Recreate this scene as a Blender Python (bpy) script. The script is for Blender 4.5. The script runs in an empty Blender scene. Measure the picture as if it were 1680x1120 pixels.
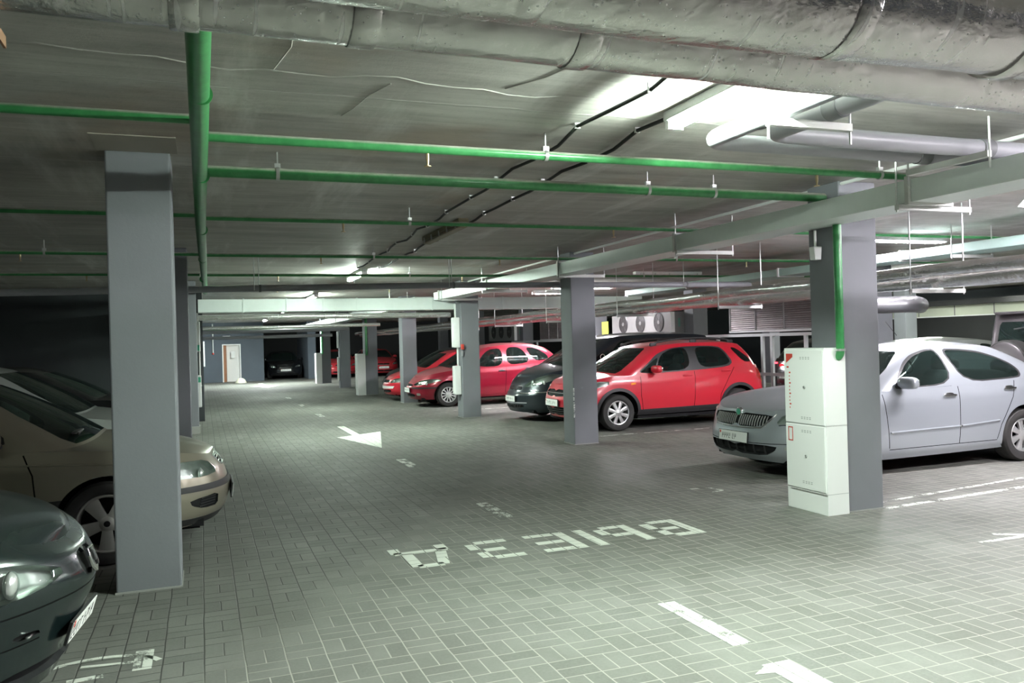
import bpy, bmesh, math, random
import numpy as np
from mathutils import Vector, Matrix
from mathutils.geometry import delaunay_2d_cdt
PI = math.pi
random.seed(7)
S = bpy.context.scene
COL = S.collection
# ------------------------------------------------------------------ camera
cam_d = bpy.data.cameras.new('camera'); cam = bpy.data.objects.new('camera', cam_d); COL.objects.link(cam)
cam_d.sensor_width = 36.0; cam_d.lens = 1356.0/1680*36; cam_d.clip_start = .05; cam_d.clip_end = 200
YAW, ROLL, PITCH = 0.35924, 0.028, 0.00055
cy, sy = math.cos(YAW), math.sin(YAW)
fwd = Vector((sy*math.cos(PITCH), cy*math.cos(PITCH), math.sin(PITCH)))
right0 = Vector((cy, -sy, 0)); up0 = right0.cross(fwd)
cr, sr = math.cos(ROLL), math.sin(ROLL)
right = right0*cr - up0*sr
up = up0*cr + right0*sr
M = Matrix((right, up, -fwd)).transposed().to_4x4(); M.translation = Vector((0, 0, 1.6))
cam.matrix_world = M
S.camera = cam
S.view_settings.view_transform = 'Standard'; S.view_settings.look = 'None'
S.view_settings.gamma = 1.0; S.view_settings.use_curve_mapping = False
S.view_settings.exposure = 1.6
S.cycles.max_bounces = 10; S.cycles.diffuse_bounces = 5; S.cycles.glossy_bounces = 5; S.cycles.transparent_max_bounces = 16
S.cycles.sample_clamp_indirect = 6.0
try: S.cycles.use_denoising = True
except Exception: pass
# ------------------------------------------------------------------ world
W = bpy.data.worlds.new('world'); S.world = W; W.use_nodes = True
W.node_tree.nodes['Background'].inputs[0].default_value = (.8, .9, .85, 1); W.node_tree.nodes['Background'].inputs[1].default_value = .02

# ------------------------------------------------------------------ materials
MATS = {}
def nmat(name):
    m = bpy.data.materials.new(name); m.use_nodes = True
    nt = m.node_tree; b = nt.nodes['Principled BSDF']
    MATS[name] = m
    return m, nt, b
def N(nt, typ, **kw):
    n = nt.nodes.new(typ)
    for k, v in kw.items():
        if k.startswith('i_'):
            n.inputs[int(k[2:])].default_value = v
        else: setattr(n, k, v)
    return n
def L(nt, a, b): nt.links.new(a, b)
def math_(nt, op, a, b=None, c=None, clamp=False):
    n = nt.nodes.new('ShaderNodeMath'); n.operation = op; n.use_clamp = clamp
    for i, v in enumerate((a, b, c)):
        if v is None: continue
        if isinstance(v, (int, float)): n.inputs[i].default_value = v
        else: nt.links.new(v, n.inputs[i])
    return n.outputs[0]
def mixc(nt, f, a, b, blend='MIX'):
    n = nt.nodes.new('ShaderNodeMix'); n.data_type = 'RGBA'; n.blend_type = blend
    for s, v in ((n.inputs[0], f), (n.inputs[6], a), (n.inputs[7], b)):
        if isinstance(v, (int, float)): s.default_value = v
        elif isinstance(v, tuple): s.default_value = v if len(v) == 4 else (*v, 1)
        else: nt.links.new(v, s)
    return n.outputs[2]
def ramp(nt, f, stops):
    n = nt.nodes.new('ShaderNodeValToRGB'); e = n.color_ramp.elements
    while len(e) < len(stops): e.new(.5)
    for i, (p, c) in enumerate(stops):
        e[i].position = p; e[i].color = (c, c, c, 1) if isinstance(c, (int, float)) else (*c, 1)
    nt.links.new(f, n.inputs[0]); return n.outputs[0]
def pos(nt): return nt.nodes.new('ShaderNodeNewGeometry').outputs['Position']
def objco(nt): return nt.nodes.new('ShaderNodeTexCoord').outputs['Object']
def noise(nt, vec, scale, detail=4, rough=.55, sc=None, loc=None):
    if sc or loc:
        mp = nt.nodes.new('ShaderNodeMapping'); nt.links.new(vec, mp.inputs[0]); vec = mp.outputs[0]
        if sc: mp.inputs[3].default_value = sc
        if loc: mp.inputs[1].default_value = loc
    n = nt.nodes.new('ShaderNodeTexNoise'); n.inputs['Scale'].default_value = scale
    n.inputs['Detail'].default_value = detail; n.inputs['Roughness'].default_value = rough
    nt.links.new(vec, n.inputs['Vector']); return n.outputs[0]
def bump(nt, b, h, strength=.3, dist=.01):
    n = nt.nodes.new('ShaderNodeBump'); n.inputs['Strength'].default_value = strength; n.inputs['Distance'].default_value = dist
    nt.links.new(h, n.inputs['Height']); nt.links.new(n.outputs[0], b.inputs['Normal'])
def simple(name, col, rough=.5, metal=0, spec=.5, var=.0, vscale=8, coat=0, bmp=0, bscale=60):
    m, nt, b = nmat(name)
    b.inputs['Roughness'].default_value = rough; b.inputs['Metallic'].default_value = metal
    b.inputs['Specular IOR Level'].default_value = spec
    if coat: b.inputs['Coat Weight'].default_value = coat; b.inputs['Coat Roughness'].default_value = .04
    if var:
        f = noise(nt, objco(nt), vscale, 5)
        c = mixc(nt, f, tuple(x*(1-var) for x in col), tuple(min(1, x*(1+var)) for x in col)); L(nt, c, b.inputs['Base Color'])
    else: b.inputs['Base Color'].default_value = (*col, 1)
    if bmp: bump(nt, b, noise(nt, objco(nt), bscale, 3), bmp, .004)
    return m

# --- paving: basket weave of 200 x 100 mm blocks
def paver_nodes(nt):
    p = pos(nt); sep = N(nt, 'ShaderNodeSeparateXYZ'); L(nt, p, sep.inputs[0])
    wob = math_(nt, 'MULTIPLY', math_(nt, 'SUBTRACT', noise(nt, p, 3.0, 2), .5), .012)
    u = math_(nt, 'DIVIDE', math_(nt, 'ADD', math_(nt, 'ADD', sep.outputs[0], wob), 40.03), .2)
    v = math_(nt, 'DIVIDE', math_(nt, 'ADD', math_(nt, 'ADD', sep.outputs[1], wob), 40.0), .2)
    iu, iv = math_(nt, 'FLOOR', u), math_(nt, 'FLOOR', v)
    fu, fv = math_(nt, 'SUBTRACT', u, iu), math_(nt, 'SUBTRACT', v, iv)
    par = math_(nt, 'MODULO', math_(nt, 'ADD', iu, iv), 2.0)
    def edge(f): return math_(nt, 'MINIMUM', f, math_(nt, 'SUBTRACT', 1.0, f))
    du, dv = edge(fu), edge(fv)
    hu = math_(nt, 'ABSOLUTE', math_(nt, 'SUBTRACT', fu, .5)); hv = math_(nt, 'ABSOLUTE', math_(nt, 'SUBTRACT', fv, .5))
    mid = math_(nt, 'ADD', math_(nt, 'MULTIPLY', hu, par), math_(nt, 'MULTIPLY', hv, math_(nt, 'SUBTRACT', 1.0, par)))
    d = math_(nt, 'MINIMUM', math_(nt, 'MINIMUM', du, dv), mid)
    mr = N(nt, 'ShaderNodeMapRange', interpolation_type='SMOOTHSTEP'); L(nt, d, mr.inputs[0])
    mr.inputs[1].default_value = .007; mr.inputs[2].default_value = .028; mr.inputs[3].default_value = 1; mr.inputs[4].default_value = 0
    half = math_(nt, 'ADD', math_(nt, 'MULTIPLY', math_(nt, 'GREATER_THAN', fu, .5), par), math_(nt, 'MULTIPLY', math_(nt, 'GREATER_THAN', fv, .5), math_(nt, 'SUBTRACT', 1.0, par)))
    cid = N(nt, 'ShaderNodeCombineXYZ'); L(nt, iu, cid.inputs[0]); L(nt, iv, cid.inputs[1]); L(nt, half, cid.inputs[2])
    wn = N(nt, 'ShaderNodeTexWhiteNoise', noise_dimensions='3D'); L(nt, cid.outputs[0], wn.inputs[0])
    return p, sep, mr.outputs[0], wn.outputs[0]
def make_paving():
    m, nt, b = nmat('block_paving')
    p, sep, joint, rnd = paver_nodes(nt)
    fine = noise(nt, p, 55, 4, .7); big = noise(nt, p, .55, 4, .6, sc=(1, .5, 1)); mid = noise(nt, p, 3.2, 5, .65)
    c = mixc(nt, rnd, (.125, .127, .116), (.188, .190, .173))
    c = mixc(nt, math_(nt, 'MULTIPLY', ramp(nt, fine, [(.3, 0), (.75, 1)]), .45), c, (.25, .255, .23))
    c = mixc(nt, ramp(nt, mid, [(.45, 0), (.8, .5)]), c, (.10, .10, .088))
    c = mixc(nt, ramp(nt, big, [(.38, 0), (.62, .5)]), c, (.085, .082, .07))
    # sand in the joints: pale near the entrance, dark and dirty further in
    m1 = math_(nt, 'ADD', math_(nt, 'SUBTRACT', 5.6, sep.outputs[1]), math_(nt, 'MULTIPLY', math_(nt, 'SUBTRACT', sep.outputs[0], .7), 1.6))
    m1 = math_(nt, 'ADD', math_(nt, 'ADD', m1, math_(nt, 'MULTIPLY', mid, 1.2)), -.4, clamp=True)
    jc = mixc(nt, m1, (.055, .055, .05), (.31, .30, .265))
    c = mixc(nt, joint, c, jc); L(nt, c, b.inputs['Base Color'])
    r = math_(nt, 'ADD', math_(nt, 'MULTIPLY', big, .3), .58); L(nt, r, b.inputs['Roughness']); b.inputs['Specular IOR Level'].default_value = .3
    h = math_(nt, 'SUBTRACT', math_(nt, 'MULTIPLY', fine, .25), joint); bump(nt, b, h, .5, .004)
    return m
make_paving()
def road_paint(name, wear):
    m, nt, b = nmat(name)
    p, sep, joint, rnd = paver_nodes(nt)
    b.inputs['Base Color'].default_value = (.62, .64, .58, 1); b.inputs['Roughness'].default_value = .7
    n1 = noise(nt, p, 7, 6, .7); n2 = noise(nt, p, 60, 3, .7)
    w = math_(nt, 'ADD', math_(nt, 'ADD', n1, math_(nt, 'MULTIPLY', n2, .35)), math_(nt, 'MULTIPLY', rnd, .16))
    k = ramp(nt, w, [(wear-.06, 0), (wear+.06, 1)])
    k = math_(nt, 'MULTIPLY', k, math_(nt, 'SUBTRACT', 1.0, math_(nt, 'MULTIPLY', joint, .75)))
    tr = N(nt, 'ShaderNodeBsdfTransparent'); mx = N(nt, 'ShaderNodeMixShader')
    L(nt, k, mx.inputs[0]); L(nt, tr.outputs[0], mx.inputs[1]); L(nt, b.outputs[0], mx.inputs[2])
    L(nt, mx.outputs[0], nt.nodes['Material Output'].inputs[0])
    return m
road_paint('road_paint', .66); road_paint('road_paint_worn', .74); road_paint('road_paint_fresh', .52)
def make_ceiling():
    m, nt, b = nmat('ceiling_concrete')
    p = pos(nt); sep = N(nt, 'ShaderNodeSeparateXYZ'); L(nt, p, sep.inputs[0])
    streak = noise(nt, p, 1.0, 6, .66, sc=(.5, 3.2, 1)); blot = noise(nt, p, .7, 5, .62); fine = noise(nt, p, 24, 5, .72); board = noise(nt, p, 1.0, 4, .7, sc=(1.2, 16, 1))
    pale = noise(nt, p, 1.0, 5, .65, sc=(2.2, .30, 1), loc=(3.1, .4, 0))
    c = mixc(nt, ramp(nt, streak, [(.32, 0), (.68, 1)]), (.29, .27, .255), (.55, .525, .50))
    c = mixc(nt, ramp(nt, blot, [(.40, 0), (.68, .7)]), c, (.58, .565, .53))
    c = mixc(nt, math_(nt, 'MULTIPLY', ramp(nt, board, [(.3, 1), (.55, 0)]), .35), c, (.20, .19, .18))
    c = mixc(nt, ramp(nt, pale, [(.54, 0), (.70, .7)]), c, (.74, .72, .705))
    c = mixc(nt, ramp(nt, noise(nt, p, .5, 4, .6, loc=(7, 2, 0)), [(.58, 0), (.70, .55)]), c, (.34, .25, .18))
    c = mixc(nt, math_(nt, 'MULTIPLY', ramp(nt, fine, [(.56, 0), (.72, 1)]), .3), c, (.20, .185, .17))
    # formwork panel joints across the slab
    wob = math_(nt, 'MULTIPLY', math_(nt, 'SUBTRACT', noise(nt, p, 1.3, 3), .5), .16)
    yy = math_(nt, 'ADD', sep.outputs[1], wob)
    f = math_(nt, 'FRACT', math_(nt, 'DIVIDE', math_(nt, 'ADD', yy, 38.25-.15), 1.98))
    d = math_(nt, 'MULTIPLY', math_(nt, 'ABSOLUTE', math_(nt, 'SUBTRACT', f, .5)), 1.98)
    seam = ramp(nt, d, [(.0, 1), (.014, 0)])
    c = mixc(nt, math_(nt, 'MULTIPLY', seam, .6), c, (.66, .64, .62)); L(nt, c, b.inputs['Base Color'])
    b.inputs['Roughness'].default_value = .6
    h = math_(nt, 'ADD', math_(nt, 'MULTIPLY', streak, .6), math_(nt, 'ADD', math_(nt, 'MULTIPLY', fine, .25), math_(nt, 'MULTIPLY', seam, .8)))
    bump(nt, b, h, .4, .02)
make_ceiling()
def plaster(name, col, rough=.75, scuff=(.35, .35, .36)):
    m, nt, b = nmat(name)
    p = pos(nt); f = noise(nt, p, 35, 4, .7); g = noise(nt, p, 1.6, 4)
    c = mixc(nt, g, tuple(x*.86 for x in col), tuple(x*1.12 for x in col))
    c = mixc(nt, ramp(nt, f, [(.72, 0), (.78, .35)]), c, scuff); L(nt, c, b.inputs['Base Color'])
    b.inputs['Roughness'].default_value = rough; bump(nt, b, f, .25, .004)
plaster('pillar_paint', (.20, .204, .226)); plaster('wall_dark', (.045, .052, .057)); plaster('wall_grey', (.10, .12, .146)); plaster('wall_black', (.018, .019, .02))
plaster('plaster_patch', (.33, .33, .31)); plaster('slab_patch', (.36, .32, .28))
plaster('far_panel', (.62, .66, .55))
def metal_sheet(name, col, rough, spang=.25, bscale=6, bstr=.12, streaks=False):
    m, nt, b = nmat(name)
    p = objco(nt); b.inputs['Metallic'].default_value = .1
    f = noise(nt, p, 14, 5, .6); g = noise(nt, p, 1.4, 3)
    c = mixc(nt, f, tuple(x*(1-spang) for x in col), col); c = mixc(nt, ramp(nt, g, [(.5, 0), (.75, .3)]), c, tuple(x*.7 for x in col))
    L(nt, c, b.inputs['Base Color'])
    L(nt, math_(nt, 'ADD', math_(nt, 'MULTIPLY', f, .22), rough), b.inputs['Roughness'])
    bump(nt, b, noise(nt, p, bscale, 4, .6), bstr, .02)
    return m, nt, b
metal_sheet('galvanised', (.86, .92, .90), .32, spang=.08, bscale=2.2, bstr=.18)
metal_sheet('galvanised_tinted', (.36, .50, .45), .35, spang=.1, bscale=2.2, bstr=.18)
metal_sheet('steel_channel', (.72, .72, .70), .3)
def make_foil():
    m, nt, b = nmat('foil_wrap')
    p = objco(nt)
    w = noise(nt, p, 16, 4, .55, sc=(.7, 1, 1)); big = noise(nt, p, 4, 3, .5, sc=(.7, 1, 1)); crink = noise(nt, p, 60, 3, .6)
    mask = ramp(nt, noise(nt, p, 1.3, 2, loc=(2.2, 0, 0)), [(.45, 0), (.58, 1)])
    v = N(nt, 'ShaderNodeTexVoronoi', feature='F1'); v.inputs['Scale'].default_value = 55; L(nt, p, v.inputs['Vector'])
    dots = math_(nt, 'MULTIPLY', ramp(nt, v.outputs['Distance'], [(.10, 1), (.17, 0)]), mask)
    runs = math_(nt, 'MULTIPLY', ramp(nt, noise(nt, p, 1.0, 2, .4, sc=(42, 4.5, 4.5)), [(.66, 0), (.70, 1)]), mask)      # paint runs round the jacket
    spots = math_(nt, 'MULTIPLY', math_(nt, 'MAXIMUM', dots, runs), .8)
    c = mixc(nt, w, (.60, .59, .575), (.78, .77, .755)); c = mixc(nt, ramp(nt, big, [(.52, 0), (.75, .45)]), c, (.46, .44, .42))
    c = mixc(nt, spots, c, (.95, .95, .95)); L(nt, c, b.inputs['Base Color'])
    L(nt, math_(nt, 'ADD', math_(nt, 'MULTIPLY', w, .20), .12), b.inputs['Roughness'])
    L(nt, math_(nt, 'SUBTRACT', .80, math_(nt, 'MULTIPLY', spots, .8)), b.inputs['Metallic'])
    h = math_(nt, 'ADD', math_(nt, 'MULTIPLY', w, .5), math_(nt, 'ADD', math_(nt, 'MULTIPLY', big, .8), math_(nt, 'MULTIPLY', crink, .16))); bump(nt, b, h, .6, .024)
make_foil()
def make_green():
    m, nt, b = nmat('green_enamel')
    p = objco(nt); g = nt.nodes.new('ShaderNodeNewGeometry'); sp = N(nt, 'ShaderNodeSeparateXYZ'); L(nt, g.outputs['Normal'], sp.inputs[0])
    n = noise(nt, pos(nt), 9, 5, .7)
    dust = math_(nt, 'MULTIPLY', ramp(nt, sp.outputs[2], [(.15, 0), (.6, 1)]), ramp(nt, n, [(.2, .35), (.6, 1)]))
    c = mixc(nt, ramp(nt, n, [(.35, 0), (.7, 1)]), (.035, .20, .065), (.06, .30, .10)); c = mixc(nt, ramp(nt, n, [(.72, 0), (.76, .7)]), c, (.45, .52, .42))
    c = mixc(nt, dust, c, (.42, .40, .36)); L(nt, c, b.inputs['Base Color'])     # dust lies on top of the pipes
    L(nt, math_(nt, 'ADD', math_(nt, 'MULTIPLY', dust, .5), .3), b.inputs['Roughness'])
make_green()
simple('grey_plastic', (.32, .32, .345), .38, var=.1, vscale=3); simple('grey_plastic_dark', (.16, .16, .17), .5)
simple('white_enamel', (.84, .85, .84), .35, var=.03, vscale=2); simple('cabinet_white', (.88, .88, .87), .35); simple('steel_dark', (.13, .13, .135), .35, .6); simple('zinc', (.62, .63, .62), .35, .8)
simple('black_cable', (.012, .012, .012), .55); simple('red_paint', (.62, .06, .04), .5); simple('green_mark', (.05, .35, .22), .5); simple('grey_mark', (.45, .45, .45), .6)
simple('brown_diffuser', (.20, .17, .10), .45); simple('brass', (.55, .42, .25), .4, .6); simple('rust', (.25, .13, .07), .8, .2, var=.3)
simple('fan_dark', (.035, .033, .032), .5); simple('unit_case', (.19, .19, .185), .5, var=.08); simple('yellow_sign', (.68, .80, .12), .5)
simple('dark_metal', (.05, .05, .052), .45, .5); simple('frame_metal', (.58, .60, .60), .4, .3, var=.08)
simple('wood_brown', (.34, .15, .07), .5, var=.25, vscale=6); simple('door_white', (.92, .90, .87), .4); simple('paper', (.85, .85, .83), .8); simple('bollard_paint', (.75, .73, .58), .7, var=.08)
def emit(name, col, st):
    m, nt, b = nmat(name); b.inputs['Base Color'].default_value = (*col, 1); b.inputs['Emission Color'].default_value = (*col, 1); b.inputs['Emission Strength'].default_value = st
emit('lamp_glow', (.92, 1, .90), 14.0); emit('tail_glow', (1, .02, .03), 5.0)
def ribbed():
    m, nt, b = nmat('ribbed_sheet')
    p = objco(nt); sp = N(nt, 'ShaderNodeSeparateXYZ'); L(nt, p, sp.inputs[0])
    f = math_(nt, 'SINE', math_(nt, 'MULTIPLY', sp.outputs[2], 150.0)); g = noise(nt, p, 5, 4)
    c = mixc(nt, g, (.20, .18, .18), (.33, .305, .305)); L(nt, c, b.inputs['Base Color']); b.inputs['Metallic'].default_value = .6; b.inputs['Roughness'].default_value = .4
    bump(nt, b, f, .6, .01)
ribbed()
# --- car materials
def car_paint(name, col, metal=.0, rough=.25, coat=.6, dust=.10):
    m, nt, b = nmat(name)
    p = objco(nt); n = noise(nt, p, 3, 5, .6); sp = N(nt, 'ShaderNodeSeparateXYZ'); g = nt.nodes.new('ShaderNodeNewGeometry'); L(nt, g.outputs['Normal'], sp.inputs[0])
    up_ = math_(nt, 'MULTIPLY', ramp(nt, sp.outputs[2], [(.55, 0), (.95, 1)]), ramp(nt, n, [(.3, .4), (.7, 1)]))
    c = mixc(nt, math_(nt, 'MULTIPLY', up_, dust), col, (.36, .34, .30)); L(nt, c, b.inputs['Base Color'])
    b.inputs['Metallic'].default_value = metal; L(nt, math_(nt, 'ADD', math_(nt, 'MULTIPLY', up_, dust*1.2), rough), b.inputs['Roughness'])
    b.inputs['Coat Weight'].default_value = coat; b.inputs['Coat Roughness'].default_value = .09
car_paint('paint_silver', (.40, .43, .465), .5, .3); car_paint('paint_red', (.50, .014, .03), .0, .3, dust=.15); car_paint('paint_cherry', (.27, .006, .024), .25, .28, dust=.3)
car_paint('paint_dark_green', (.007, .014, .015), .2, .25, dust=.05); car_paint('paint_charcoal', (.022, .03, .038), .3, .28, dust=.07); car_paint('paint_champagne', (.34, .31, .245), .55, .3)
car_paint('paint_grey_silver', (.46, .50, .48), .55, .3); car_paint('paint_black', (.010, .011, .013), .1, .2, dust=.03); car_paint('paint_suv', (.115, .105, .11), .5, .32); car_paint('paint_red_old', (.42, .02, .03), .1, .3)
simple('black_plastic', (.022, .022, .023), .5); simple('gap_black', (.004, .004, .004), .9, spec=.1); simple('rubber', (.022, .021, .020), .75, var=.25, bmp=.1)
simple('alloy', (.70, .70, .70), .3, .75); simple('alloy_dull', (.46, .44, .43), .42, .6); simple('chrome', (.85, .85, .85), .16, 1.0); simple('lamp_bowl', (.80, .83, .81), .22, .7); simple('dull_black', (.010, .010, .011), .8, spec=.2)
simple('cabin_grey', (.085, .09, .09), .8); simple('cabin_light', (.36, .38, .38), .8); simple('plate_white', (.82, .82, .80), .4); simple('ink', (.03, .03, .03), .6)
simple('lens_red', (.42, .012, .012), .15, coat=.6); simple('lens_orange', (.75, .28, .03), .2, coat=.5); simple('arch_dark', (.035, .032, .03), .85)
def lamp_mats():
    m, nt, b = nmat('lamp_reflector'); b.inputs['Metallic'].default_value = .9; b.inputs['Roughness'].default_value = .18
    f = noise(nt, objco(nt), 9, 2); L(nt, mixc(nt, f, (.30, .33, .31), (.62, .65, .62)), b.inputs['Base Color']); b.inputs['Metallic'].default_value = .8; b.inputs['Roughness'].default_value = .28; bump(nt, b, f, .15, .02)
    for name, tint, dens in (('glass_clear', (.95, .98, .97), .04), ('glass_tint', (.45, .55, .52), .45), ('glass_dark', (.05, .06, .06), .86)):
        m, nt, b = nmat(name); nt.nodes.remove(b)
        tr = N(nt, 'ShaderNodeBsdfTransparent'); tr.inputs[0].default_value = (*tint, 1)
        df = N(nt, 'ShaderNodeBsdfDiffuse'); df.inputs[0].default_value = (.012, .02, .018, 1)
        gl = N(nt, 'ShaderNodeBsdfGlossy'); gl.inputs[0].default_value = (.9, 1, .96, 1); gl.inputs['Roughness'].default_value = .02
        fr = N(nt, 'ShaderNodeFresnel'); fr.inputs[0].default_value = 1.52
        m1 = N(nt, 'ShaderNodeMixShader'); m1.inputs[0].default_value = dens; L(nt, tr.outputs[0], m1.inputs[1]); L(nt, df.outputs[0], m1.inputs[2])
        m2 = N(nt, 'ShaderNodeMixShader'); L(nt, fr.outputs[0], m2.inputs[0]); L(nt, m1.outputs[0], m2.inputs[1]); L(nt, gl.outputs[0], m2.inputs[2])
        L(nt, m2.outputs[0], nt.nodes['Material Output'].inputs[0])
lamp_mats()

# ------------------------------------------------------------------ mesh helpers
class MB:
    """collects shapes and links them as one mesh object"""
    def __init__(s): s.v = []; s.f = []; s.m = []
    def add(s, vs, fs, mi=0):
        o = len(s.v); s.v += [tuple(v) for v in vs]; s.f += [tuple(i+o for i in f) for f in fs]; s.m += [mi]*len(fs); return s
    def box(s, a, b, mi=0):
        (x0, y0, z0), (x1, y1, z1) = a, b
        return s.add([(x0,y0,z0),(x1,y0,z0),(x1,y1,z0),(x0,y1,z0),(x0,y0,z1),(x1,y0,z1),(x1,y1,z1),(x0,y1,z1)],
                     [(0,3,2,1),(4,5,6,7),(0,1,5,4),(1,2,6,5),(2,3,7,6),(3,0,4,7)], mi)
    def cbox(s, c, d, mi=0): return s.box(tuple(c[i]-d[i]/2 for i in range(3)), tuple(c[i]+d[i]/2 for i in range(3)), mi)
    def tube(s, pts, r, n=12, mi=0, caps=True):
        pts = [Vector(p) for p in pts]; rs = r if isinstance(r, (list, tuple)) else [r]*len(pts)
        vs = []; prev = None
        for i, p in enumerate(pts):
            if i == 0: t = pts[1]-p
            elif i == len(pts)-1: t = p-pts[i-1]
            else: t = (pts[i+1]-p).normalized()+(p-pts[i-1]).normalized()
            t.normalize()
            if prev is None:
                a = Vector((0, 0, 1)) if abs(t.z) < .9 else Vector((1, 0, 0)); prev = (a-t*a.dot(t)).normalized()
            else: prev = (prev-t*prev.dot(t)).normalized()
            q = t.cross(prev)
            for k in range(n):
                a = 2*PI*k/n; vs.append(p+(prev*math.cos(a)+q*math.sin(a))*rs[i])
        fs = []
        for i in range(len(pts)-1):
            for k in range(n):
                k2 = (k+1) % n; fs.append((i*n+k, i*n+k2, (i+1)*n+k2, (i+1)*n+k))
        if caps: fs.append(tuple(range(n-1, -1, -1))); fs.append(tuple((len(pts)-1)*n+k for k in range(n)))
        return s.add(vs, fs, mi)
    def cyl(s, c, axis, r, h, n=24, mi=0):
        d = {'x': Vector((1,0,0)), 'y': Vector((0,1,0)), 'z': Vector((0,0,1))}[axis]; c = Vector(c); return s.tube([c-d*h/2, c+d*h/2], r, n, mi)
    def lathe(s, prof, axis='y', n=40, c=(0,0,0), mi=0, close=False):
        vs = []; m = len(prof)
        for k in range(n):
            a = 2*PI*k/n
            for r, h in prof:
                q = {'y': (r*math.cos(a), h, r*math.sin(a)), 'z': (r*math.cos(a), r*math.sin(a), h), 'x': (h, r*math.cos(a), r*math.sin(a))}[axis]
                vs.append((q[0]+c[0], q[1]+c[1], q[2]+c[2]))
        fs = []
        for k in range(n):
            k2 = (k+1) % n
            for j in range(m if close else m-1):
                j2 = (j+1) % m; fs.append((k*m+j, k*m+j2, k2*m+j2, k2*m+j))
        return s.add(vs, fs, mi)
    def prism(s, poly, z0, z1, mi=0, axis='z'):
        def P(u, v, w): return {'z': (u, v, w), 'y': (u, w, v), 'x': (w, u, v)}[axis]
        n = len(poly)
        return s.add([P(u, v, z0) for u, v in poly]+[P(u, v, z1) for u, v in poly],
                     [tuple(range(n-1, -1, -1)), tuple(range(n, 2*n))]+[(i, (i+1) % n, n+(i+1) % n, n+i) for i in range(n)], mi)
    def blob(s, c, r, e=.5, nu=20, nv=12, mi=0, rot=None):
        """super-ellipsoid: e=1 an ellipsoid, small e a rounded box"""
        def p(t, k): return math.copysign(abs(t)**k, t)
        vs = []
        for j in range(nv+1):
            b = -PI/2+PI*j/nv
            for i in range(nu):
                a = 2*PI*i/nu
                q = Vector((r[0]*p(math.cos(b), e)*p(math.cos(a), e), r[1]*p(math.cos(b), e)*p(math.sin(a), e), r[2]*p(math.sin(b), e)))
                if rot: q = rot @ q
                vs.append((q.x+c[0], q.y+c[1], q.z+c[2]))
        fs = [(j*nu+i, j*nu+(i+1) % nu, (j+1)*nu+(i+1) % nu, (j+1)*nu+i) for j in range(nv) for i in range(nu)]
        return s.add(vs, fs, mi)
    def build(s, name, mats, parent=None, smooth=False, bevel=0, org=(0, 0, 0), label=None):
        me = bpy.data.meshes.new(name)
        vs = [(v[0]-org[0], v[1]-org[1], v[2]-org[2]) for v in s.v]
        me.from_pydata(vs, [], s.f)
        bm = bmesh.new(); bm.from_mesh(me); bmesh.ops.recalc_face_normals(bm, faces=bm.faces); bm.to_mesh(me); bm.free()
        if isinstance(mats, str): mats = [mats]
        for m in mats: me.materials.append(MATS[m])
        me.polygons.foreach_set('material_index', s.m)
        o = bpy.data.objects.new(name, me); COL.objects.link(o)
        if parent is None: o.location = org
        else: o.parent = parent; o.location = org
        if smooth:
            me.polygons.foreach_set('use_smooth', [True]*len(me.polygons))
            if smooth != 'all': me.set_sharp_from_angle(angle=math.radians(38))
        if bevel:
            md = o.modifiers.new('bevel', 'BEVEL'); md.width = bevel; md.segments = 2; md.limit_method = 'ANGLE'; md.angle_limit = math.radians(50)
        if label: o['label'] = label
        return o
def tag(o, label, cat, group=None, kind=None):
    o['label'] = label; o['category'] = cat
    if group: o['group'] = group
    if kind: o['kind'] = kind
    return o
def thing(name, label, cat, loc=(0, 0, 0), group=None, rz=0):
    o = bpy.data.objects.new(name, None); COL.objects.link(o); o.location = loc; o.rotation_euler = (0, 0, rz); o.empty_display_size = .1
    return tag(o, label, cat, group)
def struct(o): o['kind'] = 'structure'; return o
def dup(root, loc, label=None, rz=None, group=None):
    r = root.copy(); COL.objects.link(r); r.location = loc
    if rz is not None: r.rotation_euler = (0, 0, rz)
    if label: r['label'] = label
    if group: r['group'] = group
    for ch in list(root.children):
        c = ch.copy(); COL.objects.link(c); c.parent = r
        for g in list(ch.children):
            d = g.copy(); COL.objects.link(d); d.parent = c
    return r
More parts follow.
